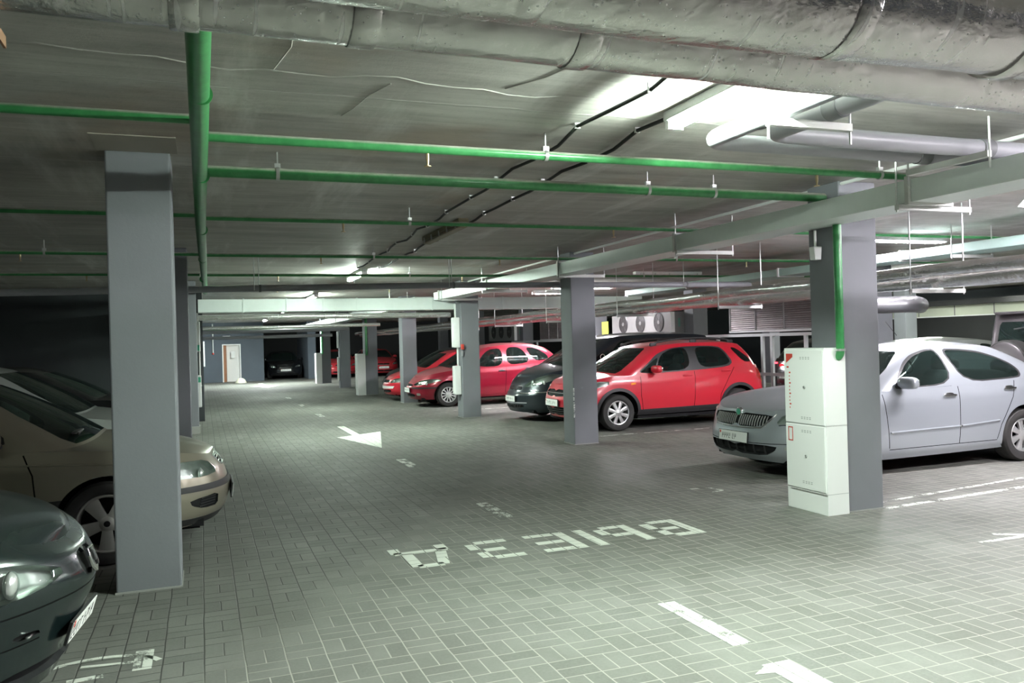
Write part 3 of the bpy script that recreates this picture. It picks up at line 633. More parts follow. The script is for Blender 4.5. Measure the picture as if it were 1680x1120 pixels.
pipe_run('drain_pipe', 'long grey drain pipe crossing the whole lane before the second pillars', 'pipe', [(-6.0, 12.2, 2.37), (-2.5, 12.2, 2.41), (3.7, 12.2, 2.498)]+bend((3.7, 12.2, 2.498), (9.15, 12.2, 2.498), (9.2, 13.1, 2.47), .15)+[(9.2, 13.2, 2.47)], .046, 'grey_plastic', 'grey plastic drain pipes')
for x, y, z, l in ((.75, 12.2, 2.456, 'left'), (3.60, 12.2, 2.498, 'middle'), (7.75, 12.2, 2.498, 'right')):
    t = thing('pipe_hanger', 'pair of thin rods holding the long grey drain, '+{'left': 'left part over the lane', 'middle': 'in front of the third right pillar', 'right': 'over the red car'}[l], 'hanger', (x, y, z), 'drain rod pairs')
    for k in (-1, 1): MB().tube([(k*.035, k*.056, -.03), (k*.035, k*.056, ZC-z)], .006, 6).build('rod', 'zinc', t)
    MB().lathe([(.048, -.015), (.054, -.015), (.054, .015), (.048, .015)], 'x', 16, (0.045, 0, 0), close=True).build('clamp_ring', 'grey_plastic_dark', t, smooth=True)
for y, z, r, m_, l, x1 in ((24.0, 2.2, .05, 'foil_wrap', 'foil cross pipe beyond the cross duct', 4.9), (28.2, 2.18, .06, 'grey_plastic', 'grey cross pipe in front of the far door', 4.7), (33.5, 2.06, .06, 'grey_plastic', 'grey cross pipe just above the far door', 4.9)):
    pipe_run('cross_pipe', l, 'pipe', [(.03, y, z), (2, y, z), (x1, y, z+.02)], r, m_, 'far cross pipes')
# foil bundle over the right bays
for k, (x, z, r, l) in enumerate(((6.98, 2.20, .062, 'upper foil pipe of the bundle behind the right pillars'), (7.22, 2.13, .085, 'thick lower foil pipe of the bundle behind the right pillars'), (7.48, 2.12, .07, 'far foil pipe of the bundle behind the right pillars'))):
    n = 56; pts = [(x+.012*math.sin(i*.9+k), -2+i*42/n, z+.01*math.sin(i*1.3+k*2)) for i in range(n+1)]
    pipe_run('foil_bundle_pipe', l, 'pipe', pts, [r*(1+.05*math.sin(i*2.3+k)) for i in range(n+1)], 'foil_wrap', 'foil pipes over the right bays')
for y, l in ((3.6, 'out to the right of the nearest right pillar'), (6.55, 'just right of the nearest right pillar'), (9.95, 'above the rear of the red car'), (13.0, 'beside the second right pillar'), (16.2, 'left of the second right pillar'), (19.5, 'beside the third right pillar'), (23.0, 'left of the third right pillar')):
    support('bundle hanger '+l, 6.88, y, 7.62, y, 2.03, 'foil bundle hangers')
d3 = thing('air_duct', 'green-tinted galvanised duct above the foil bundle at the right', 'duct', (9.35, 9.8, 2.64))
MB().box((-.25, -4.4, -.06), (.25, 7.0, .06)).build('duct_body', 'galvanised_tinted', d3, bevel=.01)
for y in (-1.0, 1.6, 4.4): MB().box((-.27, y, -.075), (.27, y+.035, .075)).build('flange', 'steel_channel', d3)
support('channel carrying the green-tinted duct at the right', 9.0, 7.9, 9.7, 7.9, 2.56)
t = thing('duct_elbow', 'rounded galvanised duct elbow right of the nearest right pillar', 'duct', (9.2, 9.0, 1.98))
MB().tube([(-.5, .55, 0), (0, .2, 0)]+bend((0, .2, 0), (.3, -.02, 0), (.9, .45, 0), .22)+[(.9, .45, 0)], .12, 24).build('elbow', 'steel_dark', t, smooth=True)
MB().tube([(-.3, .40, .12), (-.3, .40, ZC-1.985)], .007, 6).build('threaded_rod', 'zinc', t)
for x in (-.42, -.16): MB().lathe([(.12, -.02), (.132, -.02), (.132, .02), (.12, .02)], 'x', 24, (x, .5-(x+.42)*.7, 0), close=True).build('collar', 'white_enamel', t, smooth=True)
pipe_run('cable_trunking', 'thin white conduit running along the slab beside the long duct', 'conduit', [(5.36, -2, 2.925), (5.36, 5, 2.925), (5.40, 18, 2.925)], .016, 'white_enamel', n=8)
for l, x, r in (('left black cable stapled along the slab over the lane', 2.36, .012), ('right black cable stapled along the slab over the lane', 2.76, .013)):
    t = thing('ceiling_cable', l, 'cable', (x, 8, 2.93), 'black cables along the slab')
    pts = [(.03*math.sin(i*1.7)+(i-12)*.012*(1 if x < 2.5 else .8), -4.6+i*.42, -.012+.012*math.cos(i*2.2)) for i in range(26)]
    MB().tube(pts, r, 8).build('cable', 'black_cable', t, smooth=True)
    for i in range(1, 26, 2): MB().box((pts[i][0]-.018, pts[i][1]-.006, pts[i][2]-.014), (pts[i][0]+.018, pts[i][1]+.006, .02)).build('cable_clip', 'zinc', t)
# ================================================================== cage and units at the back of the right bays
cg = thing('cage_fence', 'pale metal frame fence behind the right bays with a rail across', 'fence', (10.76, 15, 0))
for y in (-2.55, -2.25, -1.25, -.95, .6, 2.3, 4.5, 6.8, 9.0, 11.2, 13.6):
    MB().box((-.025, y-.035, 0), (.025, y+.035, 1.62)).build('post', 'frame_metal', cg)
for z in (.80, 1.60): MB().box((-.03, -2.9, z-.03), (.03, 13.6, z+.03)).build('rail', 'frame_metal', cg)
def ribbed_unit(y0, y1, z0, z1, label):
    t = thing('ribbed_air_unit', label, 'air unit', (11.0, (y0+y1)/2, z0), 'ribbed units on the cage'); d = (y1-y0)/2
    MB().box((-.28, -d, 0), (.28, d, z1-z0)).build('case', 'ribbed_sheet', t)
    f = MB()
    for y in (-d, -d*.33, d*.33, d-.03): f.box((-.295, y, -.01), (-.28, y+.03, z1-z0+.01))
    f.build('frame_strip', 'unit_case', t); MB().box((-.3, -d, -.04), (.28, d, 0)).build('base_rail', 'frame_metal', t)
ribbed_unit(12.4, 15.1, 1.70, 2.30, 'wide ribbed silver unit on the cage above the red car')
ribbed_unit(23.6, 25.8, 1.66, 2.28, 'ribbed silver unit left of the second right pillar')
ribbed_unit(33.8, 35.2, 1.66, 2.28, 'small ribbed unit left of the white wall boxes')
def fan_unit(y0, y1, label):
    t = thing('fan_unit', label, 'air unit', (10.98, (y0+y1)/2, 1.65), 'triple fan units on the cage'); d = (y1-y0)/2; h = .58
    MB().box((-.25, -d, 0), (.25, d, h)).build('case', 'unit_case', t, bevel=.01)
    for k in (-1, 0, 1):
        y = k*d*.6-.05
        f = MB(); f.cyl((-.252, y, .34), 'x', .225, .01, 28); o = f.build('fan', 'fan_dark', t)
        g = MB(); g.lathe([(.225, -.27), (.25, -.255), (.225, -.25)], 'x', 28, (0, y, .34), close=True)
        for r in (.08, .13, .18): g.lathe([(r, -.264), (r+.006, -.262), (r, -.260)], 'x', 24, (0, y, .34), close=True)
        for a in range(6): q = a*PI/3; g.tube([(-.262, y+.05*math.cos(q), .34+.05*math.sin(q)), (-.262, y+.225*math.cos(q), .34+.225*math.sin(q))], .004, 4)
        g.build('fan_guard', 'dark_metal', o); MB().cyl((-.266, y, .34), 'x', .05, .01, 16).build('fan_hub', 'unit_case', o)
    MB().box((-.255, -d-.002, 0), (-.15, -d+.0, h)).build('side_panel', 'cabinet_white', t)
    g = MB()
    for i in range(7): g.box((-.05, -d-.004, .22+i*.03), (.0, -d-.001, .24+i*.03))
    g.build('faded_lettering', 'green_mark', t)
    return t
fan_unit(17.5, 20.6, 'white unit with three big fans above the red car bonnet')
fan_unit(28.3, 31.2, 'white unit with three fans above the cherry car roof')
ys = MB().box((10.74, 20.9, 1.63), (10.77, 21.25, 2.10)).build('warning_sign', 'yellow_sign', org=(10.755, 21.1, 1.63)); tag(ys, 'yellow-green sign left of the nearer fan unit', 'sign')
# ================================================================== painted marks on the floor
def decal(name, polys, mat, parent=None, z=.003, org=(0, 0, 0)):
    m = MB()
    for p in polys:
        m.prism(p, 0, .002)
    return m.build(name, mat, parent, org=org) if parent is None else m.build(name, mat, parent)
def rect(x0, y0, x1, y1): return [(x0, y0), (x1, y0), (x1, y1), (x0, y1)]
def line(a, b, w):
    dx, dy = b[0]-a[0], b[1]-a[1]; l = math.hypot(dx, dy); nx, ny = -dy/l*w/2, dx/l*w/2
    return [(a[0]-nx, a[1]-ny), (b[0]-nx, b[1]-ny), (b[0]+nx, b[1]+ny), (a[0]+nx, a[1]+ny)]
word = thing('painted_word', 'white stencilled word painted across the lane, upside down to the camera', 'floor marking', (3.83, 6.33, .002))
s = .085
GL = {  # strokes in letter space, u right, v up, cell .42 x .55
 'VE': [((.05, 0), (.05, .55)), ((.1, .51), (.27, .51)), ((.12, .29), (.27, .29)), ((.1, .04), (.27, .04)), ((.31, .33), (.31, .48)), ((.33, .07), (.33, .26))],
 'YERI': [((.05, 0), (.05, .55)), ((.1, .3), (.26, .3)), ((.1, .04), (.26, .04)), ((.30, .08), (.30, .26)), ((.46, 0), (.46, .55))],
 'YE': [((.05, 0), (.05, .55)), ((.11, .51), (.36, .51)), ((.11, .28), (.34, .28)), ((.11, .04), (.36, .04))],
 'ZE': [((.02, .51), (.26, .51)), ((.31, .33), (.31, .49)), ((.10, .28), (.27, .28)), ((.33, .07), (.33, .24)), ((.02, .04), (.28, .04))],
 'DE': [((.06, .12), (.14, .51)), ((.14, .51), (.33, .51)), ((.33, .51), (.33, .12)), ((.0, .1), (.42, .1)), ((.03, .1), (.03, -.06)), ((.40, .1), (.40, -.06))]}
for k, u0 in (('VE', .0), ('YERI', .47), ('YE', 1.06), ('ZE', 1.56), ('DE', 2.08)):
    polys = []
    for a, b in GL[k]:
        p = line((-(u0+a[0]), -a[1]), (-(u0+b[0]), -b[1]), s); polys.append(p)
    decal('letter', polys, 'road_paint_fresh', word)
def mark(name, label, polys, mat, org, cat='floor marking', group=None):
    m = MB()
    for p in polys: m.prism(p, .001, .003)
    o = m.build(name, mat, org=(*org, 0)); return tag(o, label, cat, group)
mark('painted_arrow', 'white arrow on the lane pointing to the camera, beside the green glow', [rect(2.5, 14.9, 2.64, 16.75), [(2.2, 14.75), (2.6, 12.85), (3.08, 15.3)]], 'road_paint_fresh', (2.6, 14.5), group='painted arrows')
mark('painted_arrow', 'faint far arrow painted near the bollard', [rect(2.4, 37.2, 2.6, 40.0), [(1.9, 37.4), (2.5, 35.2), (3.2, 37.6)]], 'road_paint', (2.5, 37), group='painted arrows')
mark('painted_dash', 'worn white lane dash in the centre foreground', [rect(2.525, 3.6, 2.64, 4.36)], 'road_paint', (2.58, 4), group='lane dashes')
mark('painted_dash', 'white mark cut by the bottom edge of the view', [rect(2.5, 2.9, 2.66, 3.34), [(2.40, 3.26), (2.5, 3.24), (2.5, 3.32)]], 'road_paint_fresh', (2.58, 3.2), group='lane dashes')
mark('painted_dash', 'faded lane dash beyond the painted word', [rect(2.515, 7.1, 2.635, 7.85)], 'road_paint_worn', (2.58, 7.5), group='lane dashes')
for y, l in ((10.6, 'faded lane dash before the white arrow'), (19.4, 'faded lane dash beyond the white arrow'), (23.2, 'faded lane dash under the cross duct'), (27.0, 'faded lane dash by the nearer far cabinet')): mark('painted_dash', l, [rect(2.5, y, 2.63, y+.8)], 'road_paint_worn', (2.57, y), group='lane dashes')
ring = [(-.55+.32*math.cos(a), 4.60+.24*math.sin(a)) for a in [math.radians(20+i*14) for i in range(10)]]
mark('painted_sign', 'worn white curved mark in front of the dark green car', [line(ring[i], ring[i+1], .035) for i in range(9)]+[rect(-.37, 4.57, -.28, 4.86), line((-.62, 4.74), (-.36, 4.70), .03), line((-.66, 4.55), (-.50, 4.57), .05)], 'road_paint', (-.5, 4.7))
mark('bay_line', 'far white bay line beside the silver saloon', [line((5.9, 6.05), (9.5, 6.53), .05)], 'road_paint_worn', (7.7, 6.3), group='bay lines by the silver saloon')
mark('bay_line', 'near white bay line beside the silver saloon', [line((5.75, 5.82), (9.5, 6.15), .07)], 'road_paint_worn', (7.6, 6.0), group='bay lines by the silver saloon')
mark('painted_sign', 'white forked mark at the right edge of the floor', [line((5.42, 4.58), (6.3, 4.56), .05), line((5.72, 4.72), (5.95, 4.58), .05)], 'road_paint', (5.8, 4.6))
mark('bay_line', 'faint bay line by the red car', [line((5.8, 12.3), (9.3, 12.35), .06)], 'road_paint_worn', (7.5, 12.3), group='bay lines farther down')
mark('bay_line', 'faint bay line by the cherry car', [line((5.6, 19.0), (9, 19.0), .06)], 'road_paint_worn', (7.3, 19), group='bay lines farther down')
mark('painted_sign', 'faint curled number on the floor before the silver saloon', [line((4.75, 7.5), (4.98, 7.45), .035), line((4.98, 7.45), (5.02, 7.28), .035), line((5.02, 7.28), (4.85, 7.22), .035)], 'road_paint_worn', (4.9, 7.4))
# ================================================================== car builder
def pchip(pts):
    xs = np.array([p[0] for p in pts], float); ys = np.array([p[1] for p in pts], float)
    if len(xs) == 1: return lambda x: np.full_like(np.asarray(x, float), ys[0])
    h = np.diff(xs); d = np.diff(ys)/h; m = np.zeros(len(xs)); m[0] = d[0]; m[-1] = d[-1]
    for i in range(1, len(xs)-1):
        if d[i-1]*d[i] > 0:
            w1, w2 = 2*h[i]+h[i-1], h[i]+2*h[i-1]; m[i] = (w1+w2)/(w1/d[i-1]+w2/d[i])
    def f(x):
        x = np.clip(np.asarray(x, float), xs[0], xs[-1]); i = np.clip(np.searchsorted(xs, x)-1, 0, len(xs)-2)
        t = (x-xs[i])/h[i]
        return ys[i]*(1+2*t)*(1-t)**2+h[i]*m[i]*t*(1-t)**2+ys[i+1]*t*t*(3-2*t)+h[i]*m[i+1]*t*t*(t-1)
    return f
def plan(t, x0, x1, w, lf, nf, lr, nr):
    t = np.asarray(t, float); a = np.clip(t, 0, 1)*PI/2; b = np.clip(3-t, 0, 1)*PI/2
    xf = x0+lf*(1-np.cos(a)**(2/nf)); xr = x1-lr*(1-np.cos(b)**(2/nr)); k = np.clip(t-1, 0, 1)
    x = np.where(t <= 1, xf, np.where(t >= 2, xr, (x0+lf)*(1-k)+(x1-lr)*k))
    y = np.where(t <= 1, np.sin(a)**(2/nf), np.where(t >= 2, np.sin(b)**(2/nr), 1.0))*w
    return x, np.maximum(y, 0)
class Car:
    """half-body surfaces of a car: nose at x=0, tail at x=L, ground at z=0"""
    def __init__(s, **k):
        s.__dict__.update(dict(lf=.75, nf=2.5, lr=.6, nr=3.0, glf=.42, gnf=3.0, glr=.35, gnr=3.0, rlf=.30, rnf=2.8, rlr=.25, rnr=3.0, bulge=.03, roofcrown=.05,
            nose=[(0, .05), (.3, .0), (.55, .0), (.8, .06), (1, .14)], tail=[(0, .10), (.3, .0), (.6, .02), (1, .10)], sidew=[(0, -.06), (.12, -.02), (.45, 0), (.8, -.012), (1, -.05)], crown=[(0, .0), (.25, .035), (1.0, .06), (4, .04)]))
        s.__dict__.update(k)
        s.fn, s.ft, s.fw, s.fzs, s.fzb, s.fcr, s.fzr = (pchip(getattr(s, q)) for q in ('nose', 'tail', 'sidew', 'zs', 'zb', 'crown', 'zr'))
        s.tap = pchip([(0, .97), (s.L*.3, 1), (s.L*.65, 1), (s.L, .95)])
        T = np.linspace(0, 3, 1501); P = s.tub(T, np.ones_like(T)); s.rx, s.ry = P[:, 0], P[:, 1]
    def tub(s, t, v):
        t, v = np.broadcast_arrays(np.asarray(t, float), np.asarray(v, float))
        xt, _ = plan(t, s.fn(1.), s.L-s.ft(1.), 1, s.lf, s.nf, s.lr, s.nr)
        x, y = plan(t, s.fn(v), s.L-s.ft(v), 1, s.lf, s.nf, s.lr, s.nr)
        zb, zs = s.fzb(xt), s.fzs(xt)
        return np.stack([x, y*(s.W/2+s.fw(v))*s.tap(x), zb+(zs-zb)*v], -1)
    def ytop(s, x): return np.interp(x, s.rx, s.ry)
    def ztop(s, x, y): return s.fzs(x)+s.fcr(x)*(1-np.clip(np.abs(y)/np.maximum(s.ytop(x), .02), 0, 1)**2)
    def base(s, t):
        x, y = plan(t, s.xC, s.xB, 1, s.glf, s.gnf, s.glr, s.gnr); y = np.minimum(y*s.W/2, y*s.ytop(np.clip(x, 0, s.L))*1.0)
        return np.stack([x, y, s.ztop(x, y)-.004], -1)
    def roofring(s, t):
        x, y = plan(t, s.xH, s.xR, s.wr, s.rlf, s.rnf, s.rlr, s.rnr)
        return np.stack([x, y, s.fzr(x)+s.roofcrown*.5*(1-(y/s.wr)**2)], -1)
    def gh(s, t, v):
        t, v = np.broadcast_arrays(np.asarray(t, float), np.asarray(v, float))
        B, R = s.base(t), s.roofring(t); P = B+(R-B)*v[..., None]
        n = np.stack([np.where(t < 1, -np.cos(np.clip(t, 0, 1)*PI/2), np.where(t > 2, np.cos(np.clip(3-t, 0, 1)*PI/2), 0)), np.where(t < 1, np.sin(np.clip(t, 0, 1)*PI/2), np.where(t > 2, np.sin(np.clip(3-t, 0, 1)*PI/2), 1)), np.full(t.shape, .35)], -1)
        return P+n*(s.bulge*4*v*(1-v))[..., None]
    def roof(s, t, w):
        t, w = np.broadcast_arrays(np.asarray(t, float), np.asarray(w, float)); R = s.roofring(t)
        xs = np.clip(R[..., 0], s.xH+.3, s.xR-.3); x = R[..., 0]*(1-w)+xs*w; y = R[..., 1]*(1-w)
        z = R[..., 2]*(1-w)+(s.fzr(xs)+s.roofcrown*.5)*w+s.roofcrown*.6*(1-(1-w)**2)
        return np.stack([x, y, z], -1)
    def deck(s, t, w):
        t, w = np.broadcast_arrays(np.asarray(t, float), np.asarray(w, float)); P = s.tub(t, np.ones_like(t)); y = P[..., 1]*(1-w)
        return np.stack([P[..., 0], y, s.fzs(P[..., 0])+s.fcr(P[..., 0])*(1-(1-w)**2)], -1)
    def t_at(s, x): return float(np.interp(x, s.rx, np.linspace(0, 3, 1501)))
    # --- chart inversion
    def inv(s, fn, view, pts):
        key = (fn.__name__, view)
        if not hasattr(s, '_g'): s._g = {}
        if key not in s._g:
            lo, hi = {'front': (0, 1.0), 'side': (.12, 2.88), 'rear': (2.0, 3)}[view]
            T, V = np.meshgrid(np.linspace(lo, hi, 240), np.linspace(0, 1, 70), indexing='ij'); s._g[key] = (T.ravel(), V.ravel(), fn(T, V).reshape(-1, 3))
        T, V, P = s._g[key]; ax = (1, 2) if view != 'side' else (0, 2)
        out = []
        for a, b in pts:
            i = int(np.argmin((P[:, ax[0]]-a)**2+(P[:, ax[1]]-b)**2)); t, v = T[i], V[i]; e = 1e-3
            for _ in range(4):
                p = fn(np.array([t, min(t+e, 3), t]), np.array([v, v, min(v+e, 1)])); 
                J = np.array([[(p[1][q]-p[0][q])/e, (p[2][q]-p[0][q])/e] for q in ax]); r = np.array([a-p[0][ax[0]], b-p[0][ax[1]]])
                try: d = np.linalg.solve(J+np.eye(2)*1e-6, r)
                except Exception: break
                d = np.clip(d, -.05, .05); t = min(max(t+d[0], 0), 2.999); v = min(max(v+d[1], 0), .999)
            out.append((t, v))
        return out
    def normal(s, fn, t, v):
        e = 2e-3; t0, t1 = np.clip(t-e, 0, 3), np.clip(t+e, 0, 3); v0, v1 = np.clip(v-e, 0, 1), np.clip(v+e, 0, 1)
        n = np.cross(fn(t, v1)-fn(t, v0), fn(t1, v)-fn(t0, v)); l = np.linalg.norm(n, axis=-1, keepdims=True)
        return n/np.maximum(l, 1e-12)
    def at(s, fn, view, a, b, off=0):
        (t, v), = s.inv(fn, view, [(a, b)]); p = fn(np.array([t]), np.array([v]))[0]; n = s.normal(fn, np.array([t]), np.array([v]))[0]
        return p+n*off, n
def inside(poly, x, y):
    c = False; n = len(poly); j = n-1
    for i in range(n):
        xi, yi = poly[i]; xj, yj = poly[j]
        if (yi > y) != (yj > y) and x < (xj-xi)*(y-yi)/(yj-yi)+xi: c = not c
        j = i
    return c
def densify(pts, step, closed=True):
    out = []; n = len(pts)
    for i in range(n if closed else n-1):
        a, b = pts[i], pts[(i+1) % n]; k = max(1, int(math.hypot(b[0]-a[0], b[1]-a[1])/step))
        out += [(a[0]+(b[0]-a[0])*j/k, a[1]+(b[1]-a[1])*j/k) for j in range(k)]
    if not closed: out.append(pts[-1])
    return out
def chaikin(pts, it=1):
    for _ in range(it):
        n = len(pts); pts = [q for i in range(n) for q in ((pts[i][0]*.8+pts[(i+1) % n][0]*.2, pts[i][1]*.8+pts[(i+1) % n][1]*.2), (pts[i][0]*.2+pts[(i+1) % n][0]*.8, pts[i][1]*.2+pts[(i+1) % n][1]*.8))]
    return pts
def strip(pl, w):
    l, r = [], []
    for i, p in enumerate(pl):
        a, b = pl[max(0, i-1)], pl[min(len(pl)-1, i+1)]; dx, dy = b[0]-a[0], b[1]-a[1]; d = math.hypot(dx, dy) or 1
        l.append((p[0]-dy/d*w/2, p[1]+dx/d*w/2)); r.append((p[0]+dy/d*w/2, p[1]-dx/d*w/2))
    return l+r[::-1]
class Acc:
    """triangles with their own normals; both halves of the car"""
    def __init__(s): s.v = []; s.n = []; s.f = []; s.m = []
    def tri(s, P, Nn, F, mi=0):
        o = len(s.v); s.v += [tuple(p) for p in P]; s.n += [tuple(p) for p in Nn]; s.f += [tuple(i+o for i in f) for f in F]; s.m += [mi]*len(F)
    def mirrored(s):
        a = Acc(); a.v = [(x, -y, z) for x, y, z in s.v]; a.n = [(x, -y, z) for x, y, z in s.n]; a.f = [f[::-1] for f in s.f]; a.m = list(s.m); return a
    def join(s, o):
        k = len(s.v); s.v += o.v; s.n += o.n; s.f += [tuple(i+k for i in f) for f in o.f]; s.m += o.m; return s
    def build(s, name, mats, parent, label=None):
        me = bpy.data.meshes.new(name); me.from_pydata(s.v, [], s.f)
        for m in ([mats] if isinstance(mats, str) else mats): me.materials.append(MATS[m])
        me.polygons.foreach_set('material_index', s.m); me.polygons.foreach_set('use_smooth', [True]*len(me.polygons))
        try: me.normals_split_custom_set_from_vertices(s.n)
        except Exception as ex: print('normals', ex)
        o = bpy.data.objects.new(name, me); COL.objects.link(o); o.parent = parent
        if label: o['label'] = label
        return o
def cut_chart(car, fn, trange, feats, nt, nv, hv, res):
    """triangulate one chart with the outlines of all features as edges and sort the triangles by feature"""
    t0, t1 = trange; mid = np.linspace(t0, t1, 400)
    Pm = fn(mid, np.full(400, .5)); sl = np.concatenate([[0], np.cumsum(np.linalg.norm(np.diff(Pm, axis=0), axis=1))])
    def fwd_(t): return float(np.interp(t, mid, sl))
    def back(a): return np.interp(a, sl, mid)
    smax = sl[-1]; V = []; E = []
    sg = [smax*i/nt for i in range(nt+1)]; vg = [hv*i/nv for i in range(nv+1)]
    loop = [(a, 0) for a in sg]+[(smax, b) for b in vg[1:]]+[(a, hv) for a in sg[::-1][1:]]+[(0, b) for b in vg[::-1][1:-1]]
    V += loop; E += [(i, (i+1) % len(loop)) for i in range(len(loop))]
    polys = []
    for f in feats:
        p = [(min(max(fwd_(t), 0), smax), min(max(v*hv, 0), hv)) for t, v in f['tv']]
        q = []
        for a in p:
            if not q or math.hypot(a[0]-q[-1][0], a[1]-q[-1][1]) > 8e-4: q.append(a)
        if len(q) > 2 and math.hypot(q[0][0]-q[-1][0], q[0][1]-q[-1][1]) < 8e-4: q.pop()
        polys.append(q); o = len(V); V += q; E += [(o+i, o+(i+1) % len(q)) for i in range(len(q))]
    for i in range(1, nt):
        for j in range(1, nv): V.append((sg[i]+(.25 if j % 2 else -.25)*smax/nt, vg[j]))
    r = delaunay_2d_cdt([Vector(v) for v in V], E, [], 0, 1e-5)
    vs = np.array([(p.x, p.y) for p in r[0]]); F = [tuple(f) for f in r[2]]
    tt = back(vs[:, 0]); vv = np.clip(vs[:, 1]/hv, 0, 1); P = fn(tt, vv); Nn = car.normal(fn, tt, vv)
    groups = {}
    bbs = [(min(a for a, b in q), min(b for a, b in q), max(a for a, b in q), max(b for a, b in q)) for q in polys]
    for f in F:
        cx_ = sum(vs[i][0] for i in f)/3; cy_ = sum(vs[i][1] for i in f)/3; hit = None
        for k, q in enumerate(polys):
            bb = bbs[k]
            if bb[0] <= cx_ <= bb[2] and bb[1] <= cy_ <= bb[3] and inside(q, cx_, cy_): hit = k; break
        groups.setdefault(hit, []).append(f)
    for k, fs in groups.items():
        ft = feats[k] if k is not None else dict(n='body', mi=0)
        if ft['n'] == 'hole': continue
        used = sorted({i for f in fs for i in f}); mp = {g: i for i, g in enumerate(used)}; off = ft.get('off', 0)
        key = ft['n']; acc = res.setdefault((key, ft.get('id', 0)), (Acc(), ft))[0]
        ff = []
        for f in fs:
            a, b, c = (P[i] for i in f); n = Nn[f[0]]
            ff.append(tuple(mp[i] for i in (f if np.dot(np.cross(b-a, c-a), n) > 0 else f[::-1])))
        acc.tri(P[used]+Nn[used]*off, Nn[used], ff, ft.get('mi', 0))
        if off:     # close the step to the surrounding surface
            cnt = {}
            for f in ff:
                for i in range(3): cnt.setdefault(tuple(sorted((f[i], f[(i+1) % 3]))), []).append((f[i], f[(i+1) % 3]))
            for e_, l in cnt.items():
                if len(l) == 1:
                    a, b = l[0]; pa, pb = P[used[a]], P[used[b]]
                    if abs(pa[1]) < 2e-3 and abs(pb[1]) < 2e-3: continue
                    qa, qb = pa+Nn[used[a]]*off, pb+Nn[used[b]]*off; n = np.cross(pb-pa, Nn[used[a]])*(1 if off > 0 else -1); n = n/(np.linalg.norm(n)+1e-9)
                    acc.tri([qa, pa, pb, qb], [n]*4, [(0, 1, 2, 3)], ft.get('mi', 0))
    return res
def wheel_meshes(R, rim_r, spokes, style, w=.195):
    """tyre and rim with the outer side facing -y"""
    t = MB(); k = R-rim_r
    t.lathe([(rim_r-.004, .0), (rim_r+.006, -.008), (rim_r+k*.45, -.016), (rim_r+k*.8, -.010), (R-.006, .012), (R, .03), (R, w-.03), (R-.006, w-.012), (rim_r+k*.5, w+.01), (rim_r, w)], 'y', 48)
    for q in (.36, .5, .64): t.lathe([(R+.0005, w*q-.006), (R-.006, w*q), (R+.0005, w*q+.006)], 'y', 48, mi=0)
    m = MB()
    m.lathe([(rim_r-.002, .006), (rim_r-.012, .0), (rim_r-.024, .004), (rim_r-.03, .03), (rim_r-.05, w)], 'y', 48)
    m.lathe([(.001, .085), (rim_r-.04, .085)], 'y', 32, mi=1)
    r0, r1 = .045, rim_r-.016
    for i in range(spokes):
        a = 2*PI*i/spokes; ca, sa = math.cos(a), math.sin(a)
        def q(r, d, y): return (r*ca-d*sa, y, r*sa+d*ca)
        w0, w1 = style
        ws = [w0, (w0+w1)*.5, w1]; rs = [r0, (r0+r1)*.55, r1]; ys = [.006, .010, .012]
        vs = []
        for rr, ww, y in zip(rs, ws, ys): vs += [q(rr, -ww, y+.004), q(rr, -ww*.7, y), q(rr, ww*.7, y), q(rr, ww, y+.004), q(rr, ww, y+.035), q(rr, -ww, y+.035)]
        fs = []
        for j in range(2):
            for c in range(6): fs.append((j*6+c, j*6+(c+1) % 6, (j+1)*6+(c+1) % 6, (j+1)*6+c))
        m.add(vs, fs)
    m.lathe([(.001, -.004), (.022, -.003), (.055, .006), (.068, .014), (.068, .05)], 'y', 28)
    m.lathe([(.001, -.0055), (.02, -.0045), (.026, -.001)], 'y', 20, mi=1 if spokes == 5 else 0)
    return t, m
def seat_bm(m, x, y, w=.5, z=.45):
    m.blob((x, y, z), (.27, w/2, .09), .45); m.blob((x+.30, y, z+.33), (.075, w/2*.94, .36), .5, rot=Matrix.Rotation(.28, 3, 'Y')); m.blob((x+.42, y, z+.76), (.05, w/2*.52, .095), .55, rot=Matrix.Rotation(.2, 3, 'Y'))
